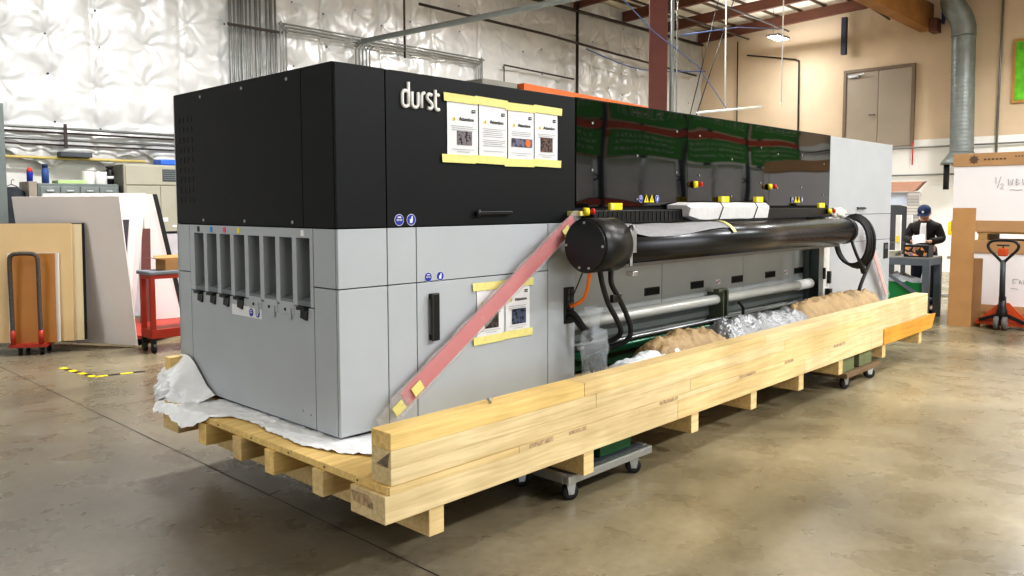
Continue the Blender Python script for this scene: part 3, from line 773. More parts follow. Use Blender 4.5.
def cables():
    yc, zc = -.30, 1.335
    t = thing('coiled_cable', 'black cables coiled over the right end of the roller and hanging down', 'cable', (5.72,-.32,.66))
    for k in range(4):
        x = 5.46+.035*k; o = .012*k
        pts = []
        for i in range(25):
            a = 2*PI*i/24; pts.append((x+.02*math.sin(a+k)+.04*(math.sin(a)<0)*abs(math.sin(a)), yc-.03+.15*math.cos(a)*(1+.05*k)-.02, zc-.02-.085+(.215+o)*math.sin(a)))
        b = MB(); b.tube(pts[:-1], .0145, 10, closed=True); b.build('cable_loop', M['rub'], t)
    b = MB(); b.tube(smooth_path([(5.56,yc-.06,1.46),(5.66,yc-.12,1.42),(5.72,yc-.16,1.30),(5.70,yc-.17,1.15),(5.60,yc-.16,1.0),(5.48,yc-.15,.86),(5.44,yc-.14,.78)]), .0165, 10); b.build('cable_tail', M['rub'], t)
    b = MB(); b.tube(smooth_path([(5.34,yc-.10,1.24),(5.32,yc-.14,1.15),(5.36,yc-.16,1.07),(5.42,yc-.17,1.0)]), .014, 10); b.cyl((5.41,yc-.17,1.02),(5.46,yc-.17,.95),.022,.026,12); b.build('cable_plug', M['rub'], t)
    b = MB()
    for i in range(10):
        b.ball((5.52+.16*random.random(), -.20+.07*random.random(), 1.475+.05*random.random()), .035, (1.3,1,.8), 0, 10, 8)
    tag(b.build('crumpled_foam', pm('cream_foam', (228,222,206), .7, 0, .06, 20, .3, 60)), 'crumpled cream foam tucked above the right end of the roller', 'packing foam')
    # clear bag of cables
    film = pm('clear_bag_film', (205,212,220), .12, 0, .04, 20, .7, 30, alpha=.24)
    t = thing('cable_bag', 'clear plastic bag of cables hanging below the connector plate', 'bag', (1.72,-.22,.47))
    b = MB()
    def fn(u, v):
        a = 2*PI*v; z = .96-.48*u; w = .03+.08*math.sin(min(1,u*1.5)*PI*.62)**1.0*(1 if u < .9 else 1-(u-.9)*5)
        if u < .3: w = .085-.05*math.sin(u/.3*PI*.5)
        k = 1+.22*fbm((math.cos(a)*2, math.sin(a)*2, z*9))
        return (1.70+.02*u+w*k*math.cos(a), -.22+w*.6*k*math.sin(a), z)
    b.grid(fn, 36, 24); b.build('bag_film', film, t, fixn=False)
    for k in range(3):
        b = MB(); rad = .07-.012*k; b.tube([(1.72+rad*math.cos(2*PI*i/20), -.22+.012*k-.01+.01*math.sin(i), .60+rad*1.1*math.sin(2*PI*i/20)) for i in range(20)], .007, 8, closed=True); b.build('cable_ring', M['dgrey'], t)
    # orange board on top, tipped slightly
    b = MB(); b.hexa([(1.70,.36,2.262),(3.12,.36,2.262),(3.12,.66,2.262),(1.70,.66,2.262)], [(1.70,.36,2.375),(3.12,.36,2.345),(3.12,.66,2.345),(1.70,.66,2.375)])
    tag(b.build('orange_beam', M['orange']), 'long orange beam lying on top of the printer', 'beam')
    b = MB(); b.box(1.36,1.68,.40,.75,2.262,2.375,.006); tag(b.build('grey_carton', pm('grey_carton', (150,146,136), .7)), 'small grey carton on the printer left of the orange beam', 'carton')
cables()

# ------------------------------------------------------------------ wooden skid
DK = .44
def make_skid():
    S = thing('wooden_skid', 'long pale timber skid with a raised front rail carrying the printer', 'skid', (3.3,.8,.165))
    # deck of wide boards running front to back
    x = -.225; rr = random.Random(3)
    while x < 6.82:
        w = rr.uniform(.28,.36); x1 = min(x+w, 6.86)
        if x1-x < .08: break
        b = MB(); b.box(x, x1-.003, -.655, 1.52, DK-.033, DK, .002); b.build('deck_board', [W_MID, W_PALE][rr.randint(0,1)] if x > 0 else W_YEL, S); x += w
    b = MB()
    for y in (-.45,-.2,.1,.45,.8,1.2): b.cyl((-.2275,y,DK-.017),(-.224,y,DK-.017),.005,None,8)
    b.build('nail', M['dgrey'], S)
    # heavy front edge beam in butted lengths under the deck
    cuts = [(-.245,1.95,W_PALE),(1.953,3.75,W_MID),(3.753,5.15,W_PALE),(5.153,6.80,W_PALE)]
    for a, c, m in cuts:
        b = MB(); b.box(a, c, -.664, -.425, .289, DK-.034, .003); b.build('edge_beam', m, S)
    for a, c, m in ((-.22,.55,W_MID),(.553,1.55,W_PALE),(1.553,2.7,W_PALE),(2.703,4.1,W_MID),(4.103,5.45,W_PALE)):
        b = MB(); b.box(a, c, -.6645, -.656, DK-.033, DK-.001); b.build('deck_edging', m, S)
    b = MB(); b.hexa([(5.45,-.675,.29),(6.86,-.675,.29),(6.86,-.6646,.29),(5.45,-.6646,.29)],[(5.45,-.675,.435),(6.98,-.675,.435),(6.98,-.6646,.435),(5.45,-.6646,.435)])
    b.build('edge_facing', W_OR, S)['label'] = 'orange-stained board at the far end'
    b = MB(); b.box(6.865,7.0,-.64,-.45,.36,.42,.004); b.build('end_stub', W_OR, S)
    # raised rail: three courses of square timber
    courses = [
      [(-.21,2.1,W_PALE),(2.103,4.6,W_MID),(4.603,6.75,W_PALE)],
      [(-.21,1.15,W_PALE),(1.153,3.4,W_PALE),(3.403,5.2,W_MID),(5.203,6.75,W_PALE)],
      [(-.21,1.05,W_YEL),(1.053,3.1,W_MID),(3.103,6.75,W_PALE)]]
    z = DK+.0005
    for k, cs in enumerate(courses):
        for a, c, m in cs:
            b = MB(); o = .001*random.random(); b.box(a, c, -.661+o, -.531+o, z, z+.073, .0025); b.build('rail_timber', m, S)
        z += .0737
    # grey smudge marks stamped on the timber
    sm = pm('stamp_mark', (176,150,116), .8, 0, .5, 45, detail=8)
    for (a, c, z0, z1) in ((.62,.80,.412,.436),(.92,1.06,.414,.434),(1.75,1.95,.414,.436),(2.72,2.95,.416,.436),(3.4,3.55,.414,.436),(4.3,4.55,.414,.438)):
        b = MB(); b.box(a, c, -.6655, -.6640, z0, z1); b.build('stamp_mark', sm, S)
    b = MB(); b.prism([(-.2105,-.565,.52),(-.2105,-.640,.515),(-.2105,-.645,.55),(-.2105,-.655,.582)],(-.001,0,0)); b.build('scuff_mark', pm('scuff', (120,108,94), .8, 0, .4, 40), S)
    b = MB(); b.prism([(-.2455,-.43,.385),(-.2455,-.55,.388),(-.2455,-.58,.36),(-.2455,-.585,.335),(-.2455,-.45,.34)],(-.001,0,0)); b.build('scuff_mark', MATS['stamp_mark'], S)
    # bolt in the top of the rail
    b = MB(); b.cyl((.42,-.6,.66),(.42,-.6,.685),.008); b.cyl((.40,-.6,.682),(.44,-.6,.690),.006); b.build('rail_bolt', M['steel'], S)
    # lengthwise stringers under the deck
    for i, (y, w) in enumerate(((-.165,.085),(.255,.085),(.575,.09),(.96,.09),(1.36,.20))):
        b = MB(); b.box(-.24, 6.8, y-w/2, y+w/2, .289, DK-.034, .003); b.build('stringer', [W_MID, W_YEL][i % 2], S)
    # cross bearers
    for x1 in (.08,1.14,2.21,2.99,3.76,4.53,5.55,6.6):
        b = MB(); b.box(x1-.085, x1, -.655, 1.50, .165, .2885, .003); b.build('bearer', W_MID, S)
make_skid()

def foam_sheet():
    m = pm('white_sheet', (246,248,252), .6, 0, .03, 8, .25, 22)
    b = MB()
    def fn(u, v):
        # u runs along y (front to back), v from under the machine outwards to the left edge
        y = -.42+1.98*u
        edge = -.17-.06*math.sin(u*9)-.05*fbm((u*6,1,2))
        if u < .42: edge += .155*(1-u/.42)**1.2*1.3
        if u > .48: edge -= .085*min(1,(u-.48)/.2)
        if u > .72: edge -= 0
        x = .19+(edge-.19)*v
        wob = .014*abs(fbm((x*9,y*7,0)))+.010*abs(fbm((x*22,y*20,4)))
        z = DK+.003+wob*min(1,v*1.6)*(1 if v > .25 else .12)
        over = -.228-x
        if over > 0:
            z -= over*.9; x = -.232-over*.5-.012*abs(fbm((y*9,z*9,1)))
        if u > .80:
            k = (u-.80)/.2; z -= .02*k
            if v > .5: z += .035*abs(fbm((y*7,x*9,8)))*k
        return (x, y, z)
    b.grid(fn, 110, 44)
    tag(b.build('protective_sheet', m, fixn=False), 'crumpled white protective sheet under the left end of the printer', 'sheet')
    # bunched sheet draped at the far left corner
    b = MB()
    def f2(u, v):
        # hung from the top edge near the machine and spilling outwards over the skid corner
        y = 1.25+.46*u; ruf = .022*math.sin(u*31+3*v)+.03*fbm((u*8, v*5, 4))+.012*fbm((u*22, v*16, 9))
        out = .05+.15*math.sin(min(1,v*1.15)*PI*.5)*(.55+.45*math.sin(u*PI))+ruf*(.3+v)
        z = .672-.02*math.sin(u*7)-.20*(1-u)**1.5*(1-v)-.255*v**1.15-.05*v*math.sin(u*9+1)
        return (-.012-out*min(1, v*2.2+.12), y+.05*v*(u-.4), z)
    b.grid(f2, 60, 34)
    tag(b.build('sheet_bundle', m, fixn=False), 'white sheet bunched up at the rear left corner of the skid', 'sheet')
    b = MB(); b.box(-.11,-.01,1.64,1.72,.44,.655,.004); tag(b.build('wood_block', W_YEL), 'small pale timber block behind the bunched white sheet', 'block')
foam_sheet()

def heaps():
    """crumpled wrapping lying on the deck between the rail and the printer"""
    def heap(name, label, cat, x0, x1, y0, y1, prof, m, seed, rough=.03, sc=9):
        b = MB()
        def fn(u, v):
            x = x0+(x1-x0)*u; y = y0+(y1-y0)*v
            hgt = prof(u); e = math.sin(PI*min(1,max(0,v)))**.5*(min(1,u*12)*min(1,(1-u)*12))**.6
            n = rough*fbm((x*sc*.6,y*sc,seed))+rough*.6*abs(fbm((x*sc*2.2,y*sc*2,seed+4)))
            ridge = .4*rough*math.sin(x*sc*2.1+4*fbm((x*2,y*3,seed)))
            return (x, y+.01*fbm((x*6,y*6,seed)), DK+.003+max(0, (hgt+n+ridge))*e)
        b.grid(fn, 90, 30, smooth=True)
        b.face([(x0,y0,DK+.002),(x1,y0,DK+.002),(x1,y1,DK+.002),(x0,y1,DK+.002)])
        return tag(b.build(name, m, fixn=False), label, cat)
    tan = pm('brown_kraft_wrap', (164,138,100), .6, 0, .22, 9, .8, 30)
    foil = pm('silver_foil', (150,151,154), .38, .6, .12, 14, .8, 40)
    heap('plastic_sheet','white plastic sheet lying folded behind the left of the rail','sheet',1.75,2.45,-.52,-.2,lambda u:.17+.05*u,pm('milky_plastic',(226,230,234),.3,0,.04,8,.4,20),2,.02)
    heap('kraft_wrap','crumpled brown wrapping lying behind the rail left of the silver foil','wrapping',2.10,3.05,-.50,-.12,lambda u:.20+.075*math.sin(u*PI)**.7,tan,5,.026,16)
    heap('foil_wrap','crumpled silver foil lying behind the middle of the rail','wrapping',2.98,4.5,-.50,-.1,lambda u:.285-.03*u,foil,9,.028,14)
    heap('kraft_wrap','crumpled brown wrapping lying behind the rail right of the silver foil','wrapping',4.25,6.15,-.51,-.1,lambda u:.27+.04*math.sin(u*PI),tan,12,.026,16)
heaps()

# ------------------------------------------------------------------ dollies under the skid
def caster(par, x, y, ztop, r=.045, rot=0.):
    b = MB(); c, s = math.cos(rot), math.sin(rot)
    wz = r
    b.lathe((x-.016*s-.0, y-.016*c, wz), [(r*.6,-.016+.016),(r,.0),(r,.032),(r*.6,.033)], 18, 0, (s,c,0))
    w = b.build('wheel', M['rub'], par)
    b = MB()
    for k in (-1,1):
        o = V((s,c,0))*(.024*k)
        b.prism([V((x-c*.03,y+s*.03,ztop-.006))+o, V((x+c*.03,y-s*.03,ztop-.006))+o, V((x+c*.016,y-s*.016,wz-.012))+o, V((x-c*.016,y+s*.016,wz-.012))+o], V((s,c,0))*.003)
    b.box(x-.035,x+.035,y-.03,y+.03,ztop-.008,ztop); b.cyl(V((x,y,wz))-V((s,c,0))*.028, V((x,y,wz))+V((s,c,0))*.028, .007)
    b.build('fork', M['alu'], par)
def dollies():
    D = thing('moving_dolly', 'steel-edged moving dolly under the left of the skid', 'dolly', (1.38,-.2,0))
    x0, x1, y0, y1 = 1.0, 1.78, -.60, .25
    b = MB(); b.box(x0,x1,y0,y0+.04,.112,.160,.008); b.box(x0,x1,y1-.04,y1,.112,.160,.008); b.box(x0,x0+.04,y0+.04,y1-.04,.112,.160,.006); b.box(x1-.04,x1,y0+.04,y1-.04,.112,.160,.006); b.build('frame', M['alu'], D)
    b = MB(); b.box(x0+.04,x1-.04,y0+.04,y1-.04,.145,.1635,.002); b.build('deck', M['dgrey'], D)
    for x, y, r in ((x0+.09,y0+.07,.4),(x1-.1,y0+.07,.7),(x0+.06,y0+.40,.5),(x1-.1,y1-.08,.2),(x0+.09,y1-.08,.2)): caster(D, x, y, .112, .045, r)
    b = MB(); b.box(1.36,1.66,-.53,-.25,.165,.287,.006); t = tag(b.build('packing_block', pm('green_block', (30,88,48), .55, 0, .1, 8)), 'green block on the left dolly beside the timber bearer', 'block')
    b = MB(); b.box(1.17,1.32,-.45,-.2,.165,.287,.006); tag(b.build('packing_block', M['dgrey']), 'dark block on the left dolly between the bearer and the green block', 'block')
    W = thing('moving_dolly', 'dark wooden dolly with black casters under the right of the skid', 'dolly', (5.05,-.3,0))
    x0, x1, y0, y1 = 4.62, 5.42, -.66, .2
    b = MB(); b.box(x0,x1,y0,y0+.1,.105,.145,.005); b.build('deck_slat', wood('dolly_wood',(120,98,74)), W); b = MB(); b.box(x0,x1,y1-.1,y1,.105,.145,.005); b.build('deck_slat', bpy.data.materials['dolly_wood'], W)
    b = MB(); b.box(x0,x0+.09,y0+.1,y1-.1,.105,.145,.004); b.box(x1-.09,x1,y0+.1,y1-.1,.105,.145,.004); b.build('cross_slat', wood('dolly_wood2',(104,84,62)), W)
    for x, y, r in ((x0+.1,y0+.06,.3),(x1-.12,y0+.06,.8),(x0+.1,y1-.06,.3),(x1-.12,y1-.06,.5)): caster(W, x, y, .105, .048, r)
    olive = pm('olive_block', (112,118,84), .6, 0, .12, 8)
    b = MB(); b.box(4.62,4.88,-.62,-.35,.147,.287,.006); tag(b.build('packing_block', olive), 'left of the two olive blocks on the wooden dolly', 'block')
    b = MB(); b.box(5.0,5.3,-.62,-.35,.147,.287,.006); tag(b.build('packing_block', olive), 'right of the two olive blocks on the wooden dolly', 'block')
    for i, (x, y) in enumerate(((1.4,1.1),(5.0,1.1))):
        b = MB(); 
        D2 = thing('moving_dolly', ['dark dolly under the rear left of the skid','dark dolly under the rear right of the skid'][i], 'dolly', (x,y,0))
        b.box(x-.35,x+.35,y-.3,y+.3,.12,.1645,.005); b.build('deck', M['dgrey'], D2)
        for sx in (-.26,.26):
            for sy in (-.22,.22): caster(D2, x+sx, y+sy, .12, .045, .3)
dollies()

# yellow and black floor tape
def floor_tape():
    b = MB()
    def strip(p0, p1):
        p0 = V(p0); p1 = V(p1); d = (p1-p0).normalized(); q = V((-d.y,d.x,0))*.03; n = int((p1-p0).length/.09)
        for k in range(n):
            a = p0.lerp(p1,k/n); c = p0.lerp(p1,(k+1)/n)
            b.face((a+q,a-q,c-q,c+q), mi=k % 2)
    strip((.40,5.35,.0015),(.47,4.66,.0015)); strip((.47,4.66,.0015),(.90,4.58,.0015))
    tag(b.build('floor_tape', [M['yellow'], M['blk']]), 'yellow and black striped floor tape in an L shape on the concrete', 'tape')
floor_tape()

# ------------------------------------------------------------------ left background
def slab(b, quad, t, mi=0):
    """thick sheet from four corners (ordered), thickness along -normal"""
    q = [V(p) for p in quad]; n = (q[1]-q[0]).cross(q[3]-q[0]).normalized()
    b.prism(q, n*t, mi); return b
def left_background():
    cream = pm('mdf_cream', (222,192,146), .6, 0, .03, 3); cream2 = pm('board_cream', (226,208,172), .6, 0, .03, 3)
    brownb = pm('hardboard_brown', (178,120,58), .5, 0, .05, 3)
    C = thing('panel_cart', 'red platform cart with a black wrapped hoop handle at the left', 'cart', (.55,6.9,0))
    a0 = V((.25,6.42,0)); d = V((.824,-.566,0)).normalized(); q = V((-d.y,d.x,0))
    if q.y < 0: q = -q
    def P_(u, v, z): return a0+d*u+q*v+V((0,0,z))
    b = MB(); b.hexa([P_(-.02,-.02,.085),P_(.34,-.02,.085),P_(.34,.35,.085),P_(-.02,.35,.085)],[P_(-.02,-.02,.12),P_(.34,-.02,.12),P_(.34,.35,.12),P_(-.02,.35,.12)]); b.build('platform', M['cartred'], C)
    for u in (.02,.29):
        b = MB(); b.cyl(P_(u,0,.12),P_(u,0,.27),.026); b.build('handle_socket', M['cartred'], C)
    b = MB(); b.tube(smooth_path([P_(.02,0,.15),P_(.02,0,.6),P_(.02,0,1.0),P_(.045,0,1.07),P_(.10,0,1.085),P_(.21,0,1.085),P_(.265,0,1.07),P_(.29,0,1.0),P_(.29,0,.6),P_(.29,0,.15)],4), .022, 12); b.build('hoop_handle', pm('wrapped_handle', (84,76,70), .8, 0, .35, 60, .5, 120), C)
    for u, v in ((.06,.07),(.27,.07),(.06,.28),(.27,.28)):
        c = P_(u,v,0); b = MB(); b.lathe(c+V((-.018,0,.036)),[(.02,0),(.036,.004),(.036,.032),(.02,.036)],18,0,(1,0,0)); w = b.build('wheel', M['rub'], C)
        b = MB(); b.box(c.x-.026,c.x+.026,c.y-.02,c.y+.02,.06,.085); b.build('caster_fork', M['dgrey'], C)
    # boards on the cart
    def board(name, label, u0, u1, v, z0, z1, t, m, edge=None, lean=.05):
        b = MB(); slab(b, [P_(u0,v,z0),P_(u1,v,z0),P_(u1,v+lean,z1),P_(u0,v+lean,z1)], -t)
        return tag(b.build(name, m), label, 'board')
    board('hardboard_sheet','small brown hardboard sheet behind the black hoop handle',.0,.42,.06,.122,1.08,.012,brownb)
    board('white_sheet_board','thin white sheet edge behind the small brown hardboard',-.05,.45,.09,.122,1.085,.010,M['white'])
    board('mdf_sheet','large tan sheet standing on the red cart at the far left',-.55,.57,.13,.122,1.40,.02,cream)
    board('mdf_sheet','large cream sheet standing just behind the tan one on the red cart',-.5,.66,.17,.122,1.39,.02,cream2)
    board('black_edge_sheet','dark-edged sheet at the back of the boards on the red cart',-.5,.68,.21,.122,1.40,.015,pm('black_foamboard',(44,46,48),.6))
    # big white boards leaning on a low rack
    wb = pm('white_board', (240,232,230), .55, 0, .02, 2); pk = pm('pinkish_board', (234,224,222), .5, 0, .02, 2); dk = pm('dark_sheet', (70,66,72), .5)
    A = thing('sheet_rack', 'low red wheeled base holding the leaning white boards', 'rack', (1.6,6.9,0))
    b = MB(); b.prism([(1.48,6.02,.07),(2.55,6.8,.07),(2.5,7.55,.07),(1.0,7.55,.07),(.85,7.12,.07)],(0,0,.04)); b.build('rack_base', M['cartred'], A)
    for x, y in ((1.5,6.2),(2.4,6.9),(2.3,7.4),(1.05,7.4)):
        b = MB(); b.lathe((x-.02,y,.035),[(.02,0),(.035,.003),(.035,.034),(.02,.036)],14,0,(1,0,0)); b.build('wheel', M['rub'], A)
    def leaner(label, quad, t, m, name='white_board'):
        b = MB(); slab(b, quad, -t); return tag(b.build(name, m), label, 'board')
    leaner('largest pale board at the front of the leaning boards', [(.66,7.17,.05),(1.365,5.955,.02),(1.19,5.86,1.69),(.485,7.075,1.69)], .012, wb)
    leaner('dark sheet standing low behind the front pale board', [(1.05,7.1,.115),(1.50,6.80,.115),(1.655,6.82,1.42),(1.05,7.12,1.42)], .01, dk, 'dark_sheet')
    leaner('narrow white offcut standing between two tall white boards', [(1.53,6.86,.115),(1.62,6.84,.115),(1.77,6.88,1.42),(1.70,6.90,1.42)], .01, wb, 'white_offcut')
    leaner('tall white board second in the leaning stack', [(.95,7.36,.115),(1.72,6.98,.115),(1.93,6.98,1.745),(.90,7.42,1.735)], .012, pk)
    leaner('narrow wine-red offcut beside the tall white board', [(1.84,7.06,.115),(1.98,7.06,.115),(2.0,7.06,1.3),(1.9,7.06,1.3)], .01, pm('wine_board',(108,64,60),.6), 'wine_offcut')
    leaner('white board leaning to the left with a black one behind it', [(2.02,7.25,.115),(2.42,7.18,.115),(2.10,7.20,1.735),(2.00,7.24,1.735)], .010, pk)
    leaner('black foam board behind the right-hand white board', [(2.1,7.30,.115),(2.50,7.21,.115),(2.17,7.23,1.735),(2.05,7.29,1.735)], .012, pm('black_foamboard',(44,46,48),.6), 'black_board')
    # red utility cart
    U = thing('utility_cart', 'red two-shelf utility cart with grey tray half behind the printer', 'cart', (1.75,5.6,0))
    x0, x1, y0, y1 = 1.30, 2.2, 5.42, 5.76
    b = MB(); b.box(x0,x1,y0,y1,.845,.885,.01); b.build('tray_top', pm('tray_grey', (120,126,134), .5, .1, .08, 8), U)
    b = MB(); b.box(x0+.025,x1-.025,y0+.025,y1-.025,.80,.845,.004); b.build('tray_rim', M['cartred'], U)
    b = MB(); b.box(x0+.025,x1-.025,y0+.025,y1-.025,.155,.255,.006); b.build('lower_shelf', M['cartred'], U)
    for x in (x0+.05,x1-.05):
        for y in (y0+.05,y1-.05):
            b = MB(); b.box(x-.025,x+.025,y-.025,y+.025,.255,.80,.003); b.build('leg', M['cartred'], U)
            b = MB(); b.lathe((x-.018,y,.05),[(.03,0),(.05,.003),(.05,.033),(.03,.036)],16,0,(1,0,0)); b.box(x-.024,x+.024,y-.018,y+.018,.085,.155); b.build('caster', M['rub'], U)
    T = thing('cardboard_carton', 'open brown cardboard carton on the red utility cart', 'carton', (1.72,5.6,.887))
    b = MB(); x0, x1, y0, y1, z0, z1 = 1.50,2.0,5.46,5.72,.887,1.0
    b.box(x0,x1,y0,y0+.006,z0,z1); b.box(x0,x1,y1-.006,y1,z0,z1); b.box(x0,x0+.006,y0+.006,y1-.006,z0,z1); b.box(x1-.006,x1,y0+.006,y1-.006,z0,z1); b.box(x0+.006,x1-.006,y0+.006,y1-.006,z0,z0+.005); b.build('carton_body', M['card'], T)
    b = MB(); slab(b,[(x0,y0,z1),(x0,y1,z1),(x0-.10,y1,z1+.02),(x0-.10,y0,z1+.02)],.005); slab(b,[(x0,y1,z1),(x1,y1,z1),(x1,y1+.06,z1+.03),(x0,y1+.06,z1+.03)],.005); b.build('flap', M['card'], T)
    # lockers / small drawer cabinet
    K = thing('drawer_cabinet', 'grey-green steel drawer cabinet against the wall behind the boards', 'cabinet', (1.6,8.5,0))
    b = MB(); b.box(1.10,2.10,8.30,8.72,0,1.88,.006); b.build('carcass', M['cabg'], K)
    for r in range(7):
        for c in range(4):
            xa = 1.125+c*.2415; z1 = 1.84-r*.255
            b = MB(); b.box(xa,xa+.225,8.285,8.302,z1-.235,z1,.004); dr = b.build('drawer', pm('drawer_grey',(124,132,130),.45,.2,.06,6), K)
            b = MB(); b.box(xa+.07,xa+.155,8.268,8.286,z1-.07,z1-.045,.004); b.build('drawer_pull', M['alu'], dr)
            b = MB(); b.box(xa+.065,xa+.16,8.281,8.286,z1-.15,z1-.10); b.build('label_holder', M['dgrey'], dr)
    # tall beige cabinet with dark vents
    F = thing('tall_cabinet', 'tall beige steel cabinet standing right of the grey drawer cabinet', 'cabinet', (2.7,8.4,0))
    b = MB(); b.box(2.14,3.5,8.22,8.74,0,2.16,.008); b.build('carcass', M['beige'], F)
    b = MB(); b.box(2.135,2.142,8.23,8.73,.02,2.15); b.build('side_panel', pm('cab_side', (120,118,108), .5, 0, .06, 3), F)
    for xa, xb, za, zb in ((2.16,2.62,1.55,1.86),(2.63,3.0,1.22,1.86),(3.01,3.48,1.22,1.86),(2.16,3.48,1.88,2.14),(2.16,2.62,1.22,1.54)):
        b = MB(); b.box(xa,xb,8.205,8.222,za,zb,.004); b.build('door', M['beige'], F)
    b = MB(); b.box(2.66,3.0,8.20,8.206,1.93,2.10); v = b.build('grille', M['dgrey'], F)
    b = MB()
    for k in range(5): b.box(2.67,2.99,8.196,8.2,1.95+.03*k,1.962+.03*k)
    b.build('grille_bar', M['cabg'], v)
    b = MB(); b.box(2.62,2.72,8.2,8.206,1.36,1.42); b.box(2.78,2.86,8.2,8.206,1.28,1.31); b.build('paper_tag', M['paper'], F)
    b = MB(); b.box(2.16,3.48,8.205,8.222,.05,1.19,.004); b.build('base_panel', pm('pale_panel', (196,190,196), .5), F)
    b = MB(); b.box(2.14,3.5,8.20,8.222,1.19,1.22); b.build('black_strip', M['blk'], F)
    b = MB(); b.box(2.66,3.02,8.25,8.5,2.162,2.245,.02); tag(b.build('blue_bundle', pm('blue_plastic', (50,105,205), .4)), 'bright blue bundle on top of the tall beige cabinet', 'bundle')
    # things on the drawer cabinet
    t = thing('spray_can', 'red and blue spray can on the shelf left of the grey cabinet', 'spray can', (1.05,8.42,1.905)); b = MB(); b.lathe((1.05,8.42,1.905),[(.035,0),(.036,.10),(.036,.12),(.02,.15)],16); b.build('can', M['blue'], t); b = MB(); b.lathe((1.05,8.42,2.02),[(.034,0),(.034,.03),(.018,.06)],16); b.build('cap', M['red'], t)
    t = thing('bottle', 'dark blue bottle standing on the grey drawer cabinet', 'bottle', (1.23,8.42,1.881)); b = MB(); b.lathe((1.23,8.42,1.881),[(.042,0),(.043,.16),(.03,.2),(.03,.205)],16); b.build('bottle_body', pm('bottle_blue',(60,90,150),.4), t); b = MB(); b.lathe((1.23,8.42,2.086),[(.034,0),(.034,.045)],16); b.build('cap', M['navy'], t)
    b = MB(); b.box(1.36,1.70,8.36,8.6,1.882,1.925,.004); tag(b.build('green_folder', pm('pale_green', (180,205,140), .6)), 'pale green flat box on the grey drawer cabinet', 'box')
    for x, l in ((1.76,'left of the two white paper rolls on the grey cabinet'),(1.92,'right of the two white paper rolls on the grey cabinet')):
        t = thing('paper_roll', l, 'paper roll', (x,8.45,1.881), 'white paper rolls'); b = MB(); b.lathe((x,8.45,1.881),[(.078,0),(.08,.005),(.08,.165),(.078,.17),(.03,.17)],24); b.build('roll', M['white'], t); b = MB(); b.cyl((x,8.45,2.0515),(x,8.45,2.054),.026); b.build('core', M['card'], t)
    t = thing('canister', 'black canister with white label at the right end of the grey cabinet', 'canister', (2.04,8.45,1.881)); b = MB(); b.lathe((2.04,8.45,1.881),[(.05,0),(.052,.10),(.05,.19),(.03,.22),(.05,.225),(.05,.25)],18); cb = b.build('body', M['blk'], t); b = MB(); b.lathe((2.04,8.45,1.955),[(.0535,0),(.0535,.04)],18); b.build('label_band', M['white'], cb)
    # jacket on a hanger
    J = thing('jacket', 'dark jacket on a hanger at the far left wall', 'jacket', (.86,8.5,1.1))
    b = MB()
    def fj(u, v):
        a = 2*PI*v; z = 1.83-.75*u; w = .055+.16*min(1,u*5)**.7+.02*fbm((math.cos(a)*2,math.sin(a)*2,z*5)); return (.86+w*math.cos(a), 8.5+.09*math.sin(a)*(1+.2*fbm((a,z*6,1))), z)
    b.grid(fj, 24, 24); b.build('coat', pm('dark_jacket',(58,62,68),.85,0,.15,20), J)
    b = MB(); b.tube(smooth_path([(.74,8.5,1.79),(.86,8.5,1.86),(.98,8.5,1.79)]), .006, 6); b.tube(smooth_path([(.86,8.5,1.86),(.86,8.5,1.91),(.88,8.5,1.93),(.89,8.5,1.91)]), .004, 6); b.build('hanger', M['dgrey'], J)
    # steel upright and shelf
    b = MB(); b.box(.56,.75,8.27,8.33,0,2.86,.004); tag(b.build('rack_upright', M['cabg']), 'grey steel rack upright at the far left edge', 'upright')
    R = thing('wall_shelf', 'small grey bin shelf behind the spray can', 'shelf', (1.06,8.45,0)); b = MB(); b.box(1.0,1.095,8.3,8.7,0,1.90,.004); b.build('shelf_side', pm('shelf_taupe',(150,140,128),.6), R)
left_background()

